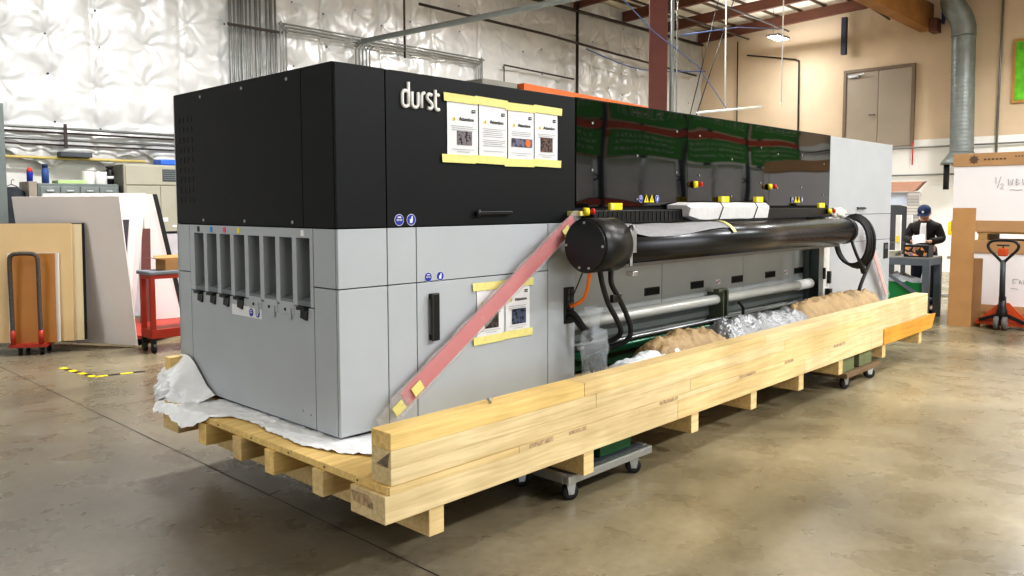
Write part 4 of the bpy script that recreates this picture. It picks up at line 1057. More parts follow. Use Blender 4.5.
# ------------------------------------------------------------------ services on the back wall
def pipes():
    y = YB-.17
    def pipe(name, label, pts, r, m, cat='conduit', grp=None, k=1):
        b = MB(); b.tube(pts if k == 1 else smooth_path(pts, k), r, 8); return tag(b.build(name, m), label, cat, grp)
    for i, (z, r, m) in enumerate(((2.62,.02,M['pipe']),(2.56,.014,M['piped']),(2.47,.02,M['pipe']),(2.40,.012,M['piped']))):
        pipe('wall_conduit', ['topmost','second from top','third from top','lowest'][i]+' of the four level conduits on the foil wall at left', [(-2.5,y-.03,z),(3.95,y-.03,z)], r, m, grp='level conduits at left')
    pipe('yellow_pipe', 'yellow pipe running level just under the foil insulation', [(-2.5,y,2.24),(2.6,y,2.22)], .02, pm('yellow_pipe',(196,176,110),.5))
    b = MB(); b.box(1.45,1.85,y-.12,y+.02,2.245,2.31,.006); tag(b.build('conduit_box', M['dgrey']), 'dark box fixed under the conduits on the left wall', 'fixture')
    b = MB(); b.box(1.52,1.56,y-.07,y-.055,2.36,2.68); tag(b.build('conduit_strap', M['piped']), 'dark vertical strap across the level conduits', 'strap')
    # vertical bank
    xs_ = [3.96,4.03,4.10,4.16,4.23,4.30,4.40,4.47,4.58,4.66,4.74]
    for i, x in enumerate(xs_):
        pipe('riser_conduit', 'grey vertical conduit in the bank of risers left of the printer top', [(x,y,.0),(x,y,6.2)], .018 if i % 3 else .026, M['pipe'], grp='bank of vertical conduits')
    for z, l in ((4.38,'lower dark strap across the bank of vertical conduits'),(4.86,'upper dark strap across the bank of vertical conduits')):
        b = MB(); b.box(3.9,4.84 if z < 4.5 else 4.3,y-.05,y-.03,z-.02,z+.02); tag(b.build('conduit_strap', M['piped']), l, 'strap')
    # bent conduits
    for k in range(3):
        o = .05*k
        pipe('bent_conduit', ['outer','middle','inner'][k]+' conduit bending from the risers to a drop above the printer', [(4.80+o,y-.05,2.6),(4.80+o,y-.05,4.40-o),(4.83+o,y-.05,4.50-o),(4.92+o,y-.05,4.53-o),(6.6,y-.05,4.53-o),(9.2-o,y-.05,4.53-o),(9.32-o,y-.05,4.50-o),(9.36-o,y-.05,4.40-o),(9.36-o,y-.05,2.6)], .016, M['pipe'], grp='bent conduits above the printer', k=4)
    for k in range(5):
        x = 6.25+.075*k; pipe('drop_conduit', 'thin conduit dropping from the level channel behind the printer', [(x,y-.07,2.3),(x,y-.07,4.32),(x+.06,y-.1,4.40)], .014, M['pipe'], grp='short drop conduits')
    C = thing('channel_strut', 'long grey steel channel rising from the back wall toward the room', 'channel', (6.7,7.2,4.45))
    b = MB(); b.bar((6.3,8.6,4.42),(7.95,4.1,4.83),.05,.05); b.build('channel', M['galv'], C)
    b = MB(); b.bar((6.33,8.5,4.47),(7.95,4.1,4.885),.03,.03); b.build('inner_conduit', M['pipe'], C)
    pipe('black_drop_pipe', 'dark vertical pipe with couplings in front of the foil wall', [(12.36,y-.1,0),(12.36,y-.1,6.2)], .035, M['piped'], 'pipe')
    b = MB(); b.tube([(7.36,y-.05,4.3),(7.36,y-.05,6.2)], .02, 8); tag(b.build('thin_drop_pipe', M['piped']), 'thin brown pipe rising from the bent conduits to the roof', 'pipe')
    pipe('sprinkler_pipe', 'dark sprinkler pipe sloping along the foil wall under the roof', [(7.6,y-.2,5.3),(11.2,y-.2,5.28),(13.6,y-.2,5.2),(17.4,y-.2,5.1)], .028, M['piped'], 'pipe')
    pipe('roof_edge_pipe', 'dark pipe along the top of the foil wall', [(8.0,y-.1,6.0),(17.9,y-.1,6.0)], .04, M['piped'], 'pipe')
    pipe('frame_pipe', 'thin dark pipe bracket rising above the orange beam', [(10.0,y-.05,3.6),(10.0,y-.05,4.5),(12.3,y-.05,4.46)], .018, M['piped'], 'pipe')
    # red-brown column with conduits
    K = thing('steel_column', 'thick red-brown steel column behind the printer', 'column', (9.1,4.2,0))
    b = MB()
    d = V((.836,.549,0)); qv = V((-.549,.836,0)); c = V((9.1,4.2,0))
    H = ceil_z(4.2)-.1
    b.obox(c+V((0,0,H/2)), (.28,.30,H), Matrix.Rotation(math.atan2(d.y,d.x),3,'Z'), .012); b.build('post', M['colm'], K)
    b = MB(); b.obox(c+V((0,0,.012)), (.42,.44,.024), Matrix.Rotation(math.atan2(d.y,d.x),3,'Z')); b.build('base_plate', M['colm'], K)
    pipe('silver_conduit', 'shiny conduit running up beside the red-brown column', [(9.222,4.016,0),(9.222,4.016,6.45)], .035, M['galv'])
    pipe('silver_conduit', 'thin conduit just right of the shiny one by the column', [(9.27,3.95,0),(9.27,3.95,5.2)], .013, M['pipe'])
    # blue air line slung from the roof
    pipe('blue_air_line', 'blue line slung diagonally in front of the red-brown column', [(7.6,4.0,4.75),(8.6,3.95,4.28),(9.6,3.75,3.85),(10.94,3.97,3.30)], .009, M['bluec'], 'line')
    pipe('blue_air_line', 'blue line looping along the foil wall left of the column', [(12.4,8.3,5.12),(14.6,8.3,4.92),(17.5,8.2,5.2)], .016, M['bluec'], 'line', k=5)
    pipe('blue_air_line', 'blue line crossing under the roof right of the column', [(9.40,3.96,4.35),(11.5,4.06,4.82),(13.2,4.06,5.05)], .011, M['bluec'], 'line')
    # hanging rods
    top = ceil_z(4)-.02
    pipe('white_drop_line', 'long white line hanging beside the ceiling light', [(13.22,4.0,top),(13.2,4.0,3.62)], .014, M['white'], 'line')
    b = MB(); b.tube([(13.2,4,3.62),(13.17,4,3.58),(13.2,4,3.55),(13.23,4,3.58)], .008, 6); tag(b.build('line_hook', M['white']), 'small hook at the end of the long white line beside the light', 'hook')
    pipe('hanging_rod', 'white rod hanging down to the short horizontal bar', [(10.93,4.0,top),(10.96,4.0,3.30)], .014, M['white'], 'rod')
    pipe('hanging_bar', 'short white horizontal bar hanging above the glossy cover', [(10.0,4.0,3.14),(12.38,4.0,3.45)], .022, M['white'], 'bar')
    pipe('hanging_cable', 'left of the two dark slanting cables above the printer', [(11.3,4.0,top),(9.78,4.0,3.1)], .008, M['blk'], 'cable')
    pipe('hanging_cable', 'right of the two dark slanting cables above the printer', [(12.0,4.0,top),(9.98,4.0,3.1)], .008, M['blk'], 'cable')
    for i, (x0, y0, x1, y1) in enumerate(((9.5,5.6,17.6,5.9),(10.5,6.9,17.8,7.1),(12.0,3.2,18.0,3.6))):
        pipe('ceiling_pipe', ['dark sprinkler pipe crossing under the roof beams, middle of three','dark sprinkler pipe crossing under the roof beams, nearest the foil wall','dark sprinkler pipe crossing under the roof beams, ending above the double door'][i], [(x0,y0,5.95),(x1,y1,5.95)], .024, M['piped'], 'pipe')
    # right wall services
    x = XR-.08
    for i, (z, l) in enumerate(((2.94,'upper level conduit along the white part of the right wall'),(2.30,'lower level conduit along the white part of the right wall'))):
        pipe('wall_conduit', l, [(x,8.0,z-.06),(x,-6,z)], .02, M['pipe'])
    pipe('wall_conduit', 'tall grey conduit rising beside the green framed picture', [(x,1.3,2.6),(x,1.29,4.5),(x,1.26,6.9)], .025, M['pipe'])
    pipe('red_pipe', 'small red pipe branch on the right wall below the double door', [(x,3.03,3.05),(x,3.03,2.5)], .016, M['red'])
    pipe('wall_conduit', 'bent thin conduit dropping on the tan wall near the light', [(x,7.3,5.6),(x,5.95,5.32),(x,5.85,5.28),(x,5.83,3.0)], .02, M['piped'])
    pipe('wall_conduit', 'thin vertical conduit on the tan wall near the corner', [(x,7.58,6.0),(x,7.56,2.5)], .016, M['piped'])
    b = MB(); b.box(XR-.3,XR-.18,4.58,4.70,5.25,6.15,.006); tag(b.build('hanging_post', pm('dark_blue_post',(42,48,66),.5)), 'dark short post hanging from the roof above the double door', 'post')
    # round duct
    D = thing('round_duct', 'galvanised spiral duct running down the right wall', 'duct', (17.62,1.87,2.75))
    b = MB(); pts = [(17.62,1.86,2.72),(17.62,1.90,5.25)]
    n = 90; rings = []
    ptsl = [V(pts[0]).lerp(V(pts[1]), i/n) for i in range(n+1)]
    b.tube(ptsl, [.235+(.006 if i % 3 == 0 else 0) for i in range(n+1)], 28); b.build('spiral_pipe', M['galv'], D)
    b = MB(); b.tube(smooth_path([(17.62,1.90,5.25),(17.62,1.91,5.45),(17.58,1.98,5.7),(17.5,2.10,5.95),(17.5,2.12,6.3),(17.5,2.12,6.7)],5), .245, 28); b.build('duct_elbow', M['galv'], D)
    b = MB(); b.lathe((17.62,1.86,2.45),[(.42,0),(.40,.06),(.24,.27)],24); b.build('duct_hood', M['galv'], D)
    b = MB(); b.cyl((17.5,2.12,1.9),(17.5,2.12,2.46),.06); b.build('flexible_tail', M['rub'], D)
    # big timber girder near the roof at right
    b = MB(); b.box(8.0,17.95,2.62,2.90,5.53,6.12,.006); o = b.build('trim_7', wood('header_wood',(160,112,60))); tag(o, 'large varnished timber girder under the roof at right', kind='structure')
    b = MB(); b.box(17.6,17.95,2.45,2.62,5.45,5.75,.01); o2 = b.build('girder_seat', M['glulam'], o); o2['kind'] = 'structure'
    pipe('blue_hose', 'blue hose looped beside the end of the timber girder', [(17.9,2.42,6.3),(17.95,2.42,5.85),(17.9,2.40,5.66),(17.88,2.38,5.85),(17.95,2.42,6.3)], .035, pm('blue_hose',(48,66,120),.5), 'hose', k=5)
    # green picture in a wooden frame
    G_ = thing('framed_picture', 'bright green picture in a pale wooden frame on the tan wall', 'picture', (XR-.03,.6,3.77))
    b = MB(); y0, y1, z0, z1 = .1,1.06,3.77,5.14; f = .055
    b.box(XR-.05,XR-.002,y1-f,y1,z0,z1); b.box(XR-.05,XR-.002,y0,y0+f,z0,z1); b.box(XR-.05,XR-.002,y0+f,y1-f,z0,z0+f); b.box(XR-.05,XR-.002,y0+f,y1-f,z1-f,z1); b.build('picture_frame', wood('frame_wood',(196,150,86)), G_)
    b = MB(); b.box(XR-.03,XR-.01,y0+f,y1-f,z0+f,z1-f); b.build('picture_print', pm('leaf_green',(104,190,40),.5,0,.35,5,detail=8), G_)
pipes()

# ------------------------------------------------------------------ right background
def right_background():
    cw = pm('carton_white', (232,228,230), .6, 0, .02, 2); cb = pm('carton_brown', (176,138,98), .8, 0, .05, 4); 
    X = 9.80
    def crate(label, y0, y1, z0, z1, zt, zb, marks):
        C = thing('flat_carton', label, 'carton', (X+.4,(y0+y1)/2,z0))
        b = MB(); b.box(X,X+.8,y0,y1,zb,zt,.003); bd = b.build('white_face', cw, C)
        b = MB(); b.box(X-.012,X+.812,y0-.01,y1+.01,zt,z1,.003); tp = b.build('brown_top_band', cb, C)
        b = MB(); b.box(X-.012,X+.812,y0-.01,y1+.01,z0,zb,.003); b.build('brown_bottom_band', cb, C)
        return C, bd, tp
    C, bd, tp = crate('upper white flat carton with brown bands, stacked above the pallet jack', -2.6, -.06, 1.21, 2.25, 2.08, 1.36, 1)
    pen = pm('marker_pen', (135,132,142), .7)
    def pen_strokes(par, strokes, r=.0028):
        b = MB()
        for s in strokes: b.tube([(X-.003,y,z) for y,z in s], r, 6)
        b.build('handwriting', pen, par)['label'] = 'handwritten marker note'
    # 1/2 WBW
    pen_strokes(bd, [[(-.56,1.93),(-.565,1.84)],[(-.62,1.94),(-.58,1.79)],[(-.615,1.83),(-.635,1.845),(-.65,1.825),(-.615,1.775),(-.655,1.775)],
        [(-.70,1.90),(-.71,1.82),(-.728,1.87),(-.745,1.82),(-.755,1.90)],[(-.79,1.90),(-.79,1.82)],[(-.79,1.90),(-.82,1.885),(-.79,1.862),(-.83,1.84),(-.79,1.82)],
        [(-.86,1.90),(-.87,1.82),(-.888,1.87),(-.905,1.82),(-.915,1.90)],[(-.72,1.76),(-.76,1.765),(-.80,1.755),(-.86,1.76)]])
    b = MB(); b.disc((X-.014,-.30,2.165),.045,(-1,0,0),20); 
    for k in range(8):
        a = k*PI/4; b.bar((X-.0145,-.30+.045*math.cos(a),2.165+.045*math.sin(a)),(X-.0145,-.30+.06*math.cos(a),2.165+.06*math.sin(a)),.012,.003,up=(1,0,0))
    for k in range(6): b.box(X-.0145,X-.012,-.62+.045*k-.05,-.62+.045*k-.02,2.155,2.175)
    for k in range(5): b.box(X-.0145,X-.012,-.9+.035*k-.03,-.9+.035*k-.008,2.185,2.20)
    b.build('printed_mark', pm('carton_print',(96,74,60),.8), tp)
    C, bd, tp = crate('lower white flat carton with brown bands standing behind the pallet jack', -2.6, -.34, .152, 1.10, .93, .25, 2)
    pen_strokes(bd, [[(-.80,.60),(-.86,.605)],[(-.80,.60),(-.80,.55),(-.83,.56)],[(-.87,.55),(-.88,.60),(-.90,.55)],[(-.92,.6),(-.92,.55),(-.95,.57)],[(-.78,.48),(-.82,.485),(-.86,.475)]], .0025)
    def pallet(label, y0, y1, z0, h=.11):
        P = thing('pallet', label, 'pallet', (X+.4,(y0+y1)/2,z0))
        k = 0; yy = y0
        for xx in (X+.0,X+.19,X+.38,X+.57):
            b = MB(); b.box(xx,xx+.12,y0,y1,z0+h-.02,z0+h); b.build('deck_slat', W_DK, P)
        for y in (y0+.02,(y0+y1)/2-.05,y1-.12):
            b = MB(); b.box(X,X+.69,y,y+.1,z0+.0,z0+h-.0205); b.build('stringer', W_DK, P)
    pallet('wooden pallet sandwiched between the two white cartons', -2.55, -.36, 1.101, .107)
    pallet('wooden pallet on the floor under the lower white carton', -2.55, -.36, .0, .15)
    b = MB(); slab(b, [(9.21,-.20,.0),(9.29,-.45,.0),(9.32,-.46,1.53),(9.24,-.215,1.53)], -.09); tag(b.build('cardboard_tube_box', M['card']), 'tall narrow brown cardboard box standing left of the pallet jack', 'box')
    b = MB(); slab(b, [(9.36,-.40,.0),(9.42,-.53,.0),(9.44,-.53,.88),(9.38,-.40,.88)], -.07); tag(b.build('cardboard_tube_box', M['cardd']), 'shorter brown cardboard box behind the tall narrow one', 'box')
    # pallet jack
    J = thing('pallet_jack', 'orange pallet jack with a black heart-shaped handle at the right', 'pallet jack', (9.3,-.8,0))
    yj = -.79
    b = MB()
    for y in (yj-.24,yj+.09):
        b.hexa([(9.42,y,.045),(10.5,y,.045),(10.5,y+.15,.045),(9.42,y+.15,.045)],[(9.42,y,.10),(10.5,y,.09),(10.5,y+.15,.09),(9.42,y+.15,.10)])
    b.build('fork', M['jackor'], J)
    b = MB()
    b.prism([(9.40,yj-.27,.06),(9.40,yj+.27,.06),(9.40,yj+.27,.11),(9.42,yj+.05,.33),(9.42,yj-.05,.33),(9.40,yj-.27,.11)],(.03,0,0)); b.box(9.34,9.44,yj-.28,yj+.30,.045,.10,.006); b.build('frame', M['jackor'], J)
    b = MB()
    b.bar((9.33,yj,.20),(9.33,yj+.25,.10),.05,.04); b.bar((9.33,yj,.20),(9.33,yj-.25,.10),.05,.04); b.lathe((9.32,yj,.12),[(.06,0),(.06,.12),(.045,.16),(.04,.30)],18); b.build('pump', M['blk'], J)
    for y in (yj+.015,yj-.075):
        b = MB(); b.lathe((9.27,y,.085),[(.05,0),(.085,.006),(.085,.054),(.05,.06)],20,0,(0,1,0)); b.lathe((9.27,y,.085),[(.03,-.001),(.03,.061)],14,1,(0,1,0)); b.build('steer_wheel', [pm('wheel_grey',(96,92,88),.6), M['alu']], J)
    b = MB(); b.tube([(9.30,yj,.38),(9.27,yj-.0,.88)],[.034,.030],14); hd = b.build('tiller', pm('tiller_grey',(60,64,68),.45,.2), J)
    b = MB()
    ht = [(9.27,yj,.84),(9.262,yj+.07,.92),(9.255,yj+.15,1.01),(9.25,yj+.165,1.07),(9.25,yj+.12,1.115),(9.25,yj+.05,1.125),(9.25,yj-.05,1.125),(9.25,yj-.12,1.115),(9.25,yj-.165,1.07),(9.255,yj-.15,1.01),(9.262,yj-.07,.92)]
    b.tube(smooth_path(ht+[ht[0]],4)[:-1], .017, 10, closed=True); b.build('heart_handle', M['blk'], hd)
    b = MB(); b.box(9.225,9.285,yj-.055,yj+.055,.93,1.03,.015); b.build('orange_control', M['jackor'], hd)
    b = MB(); b.tube([(9.25,yj-.07,1.065),(9.25,yj+.07,1.065)], .010, 8); b.tube([(9.255,yj,1.02),(9.25,yj,1.07)], .008, 8); b.build('release_lever', M['blk'], hd)
    # work bench
    B_ = thing('work_bench', 'grey steel work bench behind the right end of the printer', 'bench', (9.8,1.5,0))
    x0, x1, y0, y1 = 9.55,10.15,.14,2.9
    b = MB(); b.box(x0,x1,y0,y1,.835,.853,.003); b.build('worktop', pm('bench_top',(150,150,146),.45,.2,.08,6), B_)
    b = MB(); b.box(x0,x0+.06,y0,y1,.74,.835,.004); b.box(x1-.06,x1,y0,y1,.74,.835,.004); b.box(x0+.06,x1-.06,y0,y0+.06,.74,.835,.004); b.box(x0+.06,x1-.06,y1-.06,y1,.74,.835,.004); b.build('apron', M['bgrey'], B_)
    for x in (x0,x1-.085):
        for y in (y0,y1-.085): b = MB(); b.box(x,x+.085,y,y+.085,0,.74,.004); b.build('leg', M['bgrey'], B_)
    b = MB(); b.bar((x0+.03,y0+.08,.30),(x0+.03,y0+.75,.74),.04,.04,up=(1,0,0)); b.bar((x0+.03,y0+.08,.30),(x0+.03,y0-.0+.09,.29),.04,.04,up=(1,0,0)); b.build('brace', M['bgrey'], B_)
    b = MB(); b.box(x0,x1,y0+.09,y1-.09,.22,.25,.003); b.build('lower_shelf', M['bgrey'], B_)
    T2 = thing('table', 'long pale table standing behind the bench at the right', 'table', (11.6,-.15,0))
    b = MB(); b.box(10.2,13.2,-.32,.10,.81,.85,.004); b.build('table_top', pm('table_pale',(206,200,186),.5,0,.05,3), T2)
    for x in (10.3,13.05):
        for y in (-.29,.0): b = MB(); b.box(x,x+.06,y,y+.06,0,.81,.003); b.build('leg', M['bgrey'], T2)
    b = MB(); b.bar((10.33,-.26,.05),(10.33,.02,.78),.04,.04); b.build('brace', M['bgrey'], T2)
    # colourful carton
    mm = bpy.data.materials.new('colour_print'); mm.use_nodes = True; nt = mm.node_tree; bs = nt.nodes['Principled BSDF']
    tc = nt.nodes.new('ShaderNodeTexCoord'); vz = nt.nodes.new('ShaderNodeTexNoise'); vz.inputs['Scale'].default_value = 9; vz.inputs['Distortion'].default_value = 1.2
    rp = nt.nodes.new('ShaderNodeValToRGB'); rp.color_ramp.interpolation = 'CONSTANT'; el = rp.color_ramp.elements
    el[0].color = (*lin((22,22,28)),1); el[1].position = .46; el[1].color = (*lin((232,150,40)),1)
    for p, c in ((.52,(70,130,180)),(.58,(225,110,120)),(.63,(240,205,80))): e = el.new(p); e.color = (*lin(c),1)
    nt.links.new(tc.outputs['Object'], vz.inputs['Vector']); nt.links.new(vz.outputs['Fac'], rp.inputs['Fac']); nt.links.new(rp.outputs['Color'], bs.inputs['Base Color'])
    t = thing('printed_carton', 'black carton with a colourful print on the work bench', 'carton', (9.66,.32,.854)); b = MB(); b.box(9.58,9.8,.16,.48,.854,1.02,.004); b.build('carton_body', M['blk'], t); b = MB(); b.box(9.575,9.581,.18,.46,.87,.99); b.build('print_panel', mm, t)
    b = MB(); b.box(9.62,9.9,.60,1.1,.854,.90,.004); b.box(9.62,9.85,.58,1.2,.905,.925); tag(b.build('flat_parts', M['beige']), 'pale flat boards lying on the work bench', 'boards')
    # green bin with bag
    t = thing('green_bin', 'green plastic bin on the lower shelf of the work bench', 'bin', (9.8,.5,.251)); b = MB()
    def bin_(x0,x1,y0,y1,z0,z1,w=.012,tp=.03):
        for (a,bb,c,d) in ((x0,x0+w,y0,y1),(x1-w,x1,y0,y1),(x0+w,x1-w,y0,y0+w),(x0+w,x1-w,y1-w,y1)): b.box(a,bb,c,d,z0,z1)
        b.box(x0+w,x1-w,y0+w,y1-w,z0,z0+w); b.box(x0-.01,x0+.001,y0-.01,y1+.01,z1-.03,z1)
    bin_(9.60,10.0,.25,.95,.251,.50); b.build('bin_body', M['green'], t)
    b = MB()
    def fb(u, v): return (9.62+.36*u, .27+.62*v, .49+.11*math.sin(u*PI)*math.sin(v*PI)+.05*fbm((u*5,v*6,2)))
    b.grid(fb, 24, 30); tag(b.build('plastic_bag', pm('bag_white',(216,218,222),.3,0,.05,10,.5,30)), 'crumpled pale plastic bag in the green bin', 'bag')
    b = MB(); b.lathe((10.9,-.12,.0),[(.12,0),(.13,.02),(.13,.40),(.1,.44)],20); tag(b.build('red_canister', M['red']), 'red canister under the pale table', 'canister')
    t = thing('blue_bin', 'blue plastic bin on the pale table right of the person', 'bin', (11.8,-.15,.851)); b = MB(); bin_(11.5,12.1,-.30,.06,.851,1.02); b.build('bin_body', pm('blue_bin',(42,66,170),.5), t)
    b = MB(); b.box(10.65,11.1,-.30,.05,.851,.87,.003); b.box(10.68,11.05,-.28,.02,.871,.885,.003); tag(b.build('paper_stack', M['paper']), 'stack of pale sheets on the pale table', 'papers')
    # yellow holder on a post, white posts
    t = thing('wall_stand', 'slim dark post with a yellow holder right of the person', 'stand', (12.8,.75,0)); b = MB(); b.cyl((12.9,.72,0),(12.9,.72,2.2),.022); b.lathe((12.9,.72,0),[(.2,0),(.2,.02),(.03,.03)],18); b.build('post', M['pipe'], t); b = MB(); b.box(12.82,12.90,.64,.80,1.05,1.28,.01); b.build('holder', M['yellow'], t); b = MB(); b.box(12.84,12.92,.5,.62,1.1,1.35,.02); b.build('hand_tool', M['dgrey'], t)
    for y, zt, l in ((1.30,1.40,'white upright post left of the person, nearest the printer'),(1.13,1.40,'white upright post just behind the person')):
        t = thing('white_post', l, 'post', (11.9,y,0)); b = MB(); b.box(11.88,11.93,y-.04,y+.04,0.012,zt,.004); b.build('post', M['tubew'], t); b = MB(); b.box(11.83,11.98,y-.08,y+.08,0,.012); b.build('foot', M['tubew'], t)
        b = MB(); b.box(11.86,11.88,y-.02,y+.02,.95,1.05); b.build('yellow_mark', M['yellow'], t)
    # stone-pattern display panel
    st = bpy.data.materials.new('stone_pattern'); st.use_nodes = True; nt = st.node_tree; bs = nt.nodes['Principled BSDF']
    tc = nt.nodes.new('ShaderNodeTexCoord'); mp = nt.nodes.new('ShaderNodeMapping'); mp.inputs['Rotation'].default_value = (PI/2,0,PI/2)
    bk = nt.nodes.new('ShaderNodeTexBrick'); bk.inputs['Scale'].default_value = 9; bk.inputs['Color1'].default_value = (*lin((206,200,194)),1); bk.inputs['Color2'].default_value = (*lin((150,146,142)),1); bk.inputs['Mortar'].default_value = (*lin((92,88,86)),1); bk.inputs['Mortar Size'].default_value = .03
    nt.links.new(tc.outputs['Object'], mp.inputs['Vector']); nt.links.new(mp.outputs['Vector'], bk.inputs['Vector']); nt.links.new(bk.outputs['Color'], bs.inputs['Base Color'])
    b = MB(); b.box(13.0,13.12,1.32,1.52,0,1.80,.004); tag(b.build('stone_display', st), 'narrow grey stone-pattern display panel behind the person', 'panel')
    t = thing('grey_machine', 'dark grey machine with a pale screen panel behind the work bench', 'machine', (13.1,1.8,0)); b = MB(); b.box(13.05,13.7,1.54,2.6,0,.9,.02); b.build('machine_body', M['dgrey'], t)
    b = MB(); b.prism([(13.06,1.54,.9),(13.06,2.6,.9),(13.06,2.6,1.6),(13.06,1.9,1.58),(13.06,1.54,1.5)],(.5,0,0)); b.build('machine_head', pm('charcoal',(66,68,74),.6), t)
    b = MB(); b.box(13.1,13.14,1.53,2.4,1.56,1.79,.004); b.build('pale_screen', pm('pale_screen',(214,224,240),.4), t)
    t = thing('brown_canopy', 'flat brown canopy panel over the grey machine', 'canopy', (13.2,1.9,1.79)); b = MB(); b.prism([(13.0,1.42,1.80),(13.0,2.6,1.80),(13.2,2.6,1.97),(13.2,1.33,1.97)],(.25,0,.02)); b.build('canopy_panel', pm('canopy_brown',(128,92,72),.6), t)
    b = MB(); b.box(13.35,13.41,2.3,2.36,.0,1.82); b.build('canopy_post', M['dgrey'], t)
right_background()

# ------------------------------------------------------------------ the person
def skinned(name, chains, mat, parent, root=0, sub=2):
    vs = []; es = []; rs = []; idx = {}
    def vid(p, r):
        k = tuple(round(c, 4) for c in p)
        if k not in idx: idx[k] = len(vs); vs.append(p); rs.append(r)
        return idx[k]
    for ch in chains:
        prev = None
        for p, r in ch:
            i = vid(p, r)
            if prev is not None and prev != i: es.append((prev, i))
            prev = i
    me = bpy.data.meshes.new('tmp'); me.from_pydata(vs, es, []); o = bpy.data.objects.new('tmp', me); COL.objects.link(o)
    sk = o.modifiers.new('s', 'SKIN'); sk.use_smooth_shade = True
    for i, r in enumerate(rs):
        rr = r if isinstance(r, tuple) else (r, r); me.skin_vertices[0].data[i].radius = rr
        me.skin_vertices[0].data[i].use_root = (i == root)
    ss = o.modifiers.new('u', 'SUBSURF'); ss.levels = sub; ss.render_levels = sub
    dg = bpy.context.evaluated_depsgraph_get(); nm = bpy.data.meshes.new_from_object(o.evaluated_get(dg)); nm.name = name
    bpy.data.objects.remove(o); bpy.data.meshes.remove(me)
    nm.materials.clear(); nm.materials.append(mat)
    for p in nm.polygons: p.use_smooth = True
    ob = bpy.data.objects.new(name, nm); COL.objects.link(ob); ob.parent = parent; ORG[ob.name] = V((0,0,0))
    return ob
def person():
    R = thing('person', 'person in dark jacket and navy cap looking down at papers behind the bench', 'person', (0,0,0))
    pel = ((0,.06,.90), .12); sp1 = ((0,.05,1.02), .115); sp2 = ((0,.02,1.16), .125); ch = ((0,-.01,1.27), .12); nk = ((0,-.035,1.365), .052); h1 = ((0,-.075,1.40), .062); h2 = ((0,-.10,1.455), .082); h3 = ((0,-.085,1.50), .06)
    chains = [[pel, sp1, sp2, ch, nk, h1, h2, h3]]
    arms = []; legs = []
    for s in (-1, 1):
        sh = ((.165*s,.0,1.245), .052); el = ((.240*s,-.05,1.07), .042); wr = ((.115*s,-.27,1.045), .027); pa = ((.085*s,-.325,1.05), (.022,.030))
        arms.append([ch, sh, el, wr]); chains.append([ch, sh, el, wr, pa])
        for k in range(4):
            l = (.036,.042,.04,.032)[k]; x = (.085-.022+.0145*k)*s; y0 = -.345
            chains.append([pa, ((x,y0,1.054-.004*k), .0095), ((x-.006*s,y0-l,1.062), .0085), ((x-.016*s,y0-l*1.5,1.05), .0075)])
        chains.append([pa, ((.060*s,-.315,1.062), .0105), ((.040*s,-.335,1.075), .0095), ((.028*s,-.36,1.078), .008)])
        hp = ((.09*s,.06,.86), .092); kn = ((.105*s,.02,.47), .060); an = ((.11*s,.06,.085), .042); to = ((.12*s,-.10,.035), (.042,.030))
        legs.append([pel, hp, kn, an]); chains.append([pel, hp, kn, an, to])
    body = skinned('body', chains, M['skin'], R)
    def fat(c, k): return [[(p, (r if not isinstance(r, tuple) else r[0])+k) for p, r in q] for q in c]
    jk = skinned('jacket', fat([[pel, sp1, sp2, ch, ((0,-.015,1.33), .085), ((0,-.035,1.372), .05)]]+arms, .022), M['blackc'], R)
    tr = skinned('trousers', fat([[sp1, pel]]+legs, .014), M['jeans'], R, 1)
    for s in (-1, 1):
        b = MB(); b.ball((.118*s,-.03,.04), .06, (.75,2.0,.62)); b.box(.118*s-.045,.118*s+.045,-.15,.085,0.001,.02,.006); b.build('shoe', M['blk'], R)
    # pale shirt front and open collar
    b = MB()
    def sf(u, v):
        x = (u-.5)*(.10-.03*v); z = 1.02+.32*v; return (x, -.152+.8*abs(x)**1.5*.6+.03*(v-.35)**2-.002*(1 if v < .6 else 0)+(.075 if v > .8 else 0)*(v-.8)/.2, z)
    b.grid(sf, 10, 16); b.build('shirt_front', M['paper'], R, fixn=False)
    # head details: tilted forward
    hc = V((0,-.098,1.452)); Rx = Matrix.Rotation(math.radians(32), 3, 'X')
    def H(p): return hc+Rx @ V(p)
    b = MB(); b.ball(H((0,.012,-.004)), .088, (.88,1.05,1.15), 0, 20, 14, Rx); b.build('head_form', M['skin'], body)
    b = MB(); b.prism([H((-.013,-.082,-.025)),H((.013,-.082,-.025)),H((.004,-.085,.015)),H((-.004,-.085,.015))], Rx @ V((0,-.02,-.006))); b.build('nose', M['skin'], body)
    b = MB()
    for s in (-1,1): b.ball(H((.032*s,-.074,.012)), .011, (1.2,.6,.8), 0)
    b.build('eyes', M['ink'], body)
    b = MB(); b.ball(H((0,-.078,-.048)), .02, (1.2,.35,.3)); b.build('mouth', pm('lips',(160,96,88),.5), body)
    b = MB()
    for s in (-1,1): b.ball(H((.082*s,.01,-.005)), .026, (.4,.8,1.15))
    b.build('ears', M['skin'], body)
    b = MB(); b.ball(H((0,.04,-.01)), .088, (.93,.85,1.0), 0, 16, 12, Rx); b.build('hair', M['hair'], R)
    b = MB(); b.ball(H((0,.014,.040)), .094, (.95,1.04,.80), 0, 20, 12, Rx)
    def br(u, v): 
        a = (u-.5)*1.7; r = .085+.055*v*math.cos(a*.9); return H((r*math.sin(a)*.95, -r*math.cos(a)*1.0, .040-.012*v-.01*abs(a)))
    b.grid(br, 14, 5); cp = b.build('cap', M['navy'], R, fixn=False)
    b = MB(); b.disc(H((0,-.0905,.075)), .017, Rx @ V((0,-1,.35)), 14, 0, .006); b.build('cap_badge', M['paper'], cp)
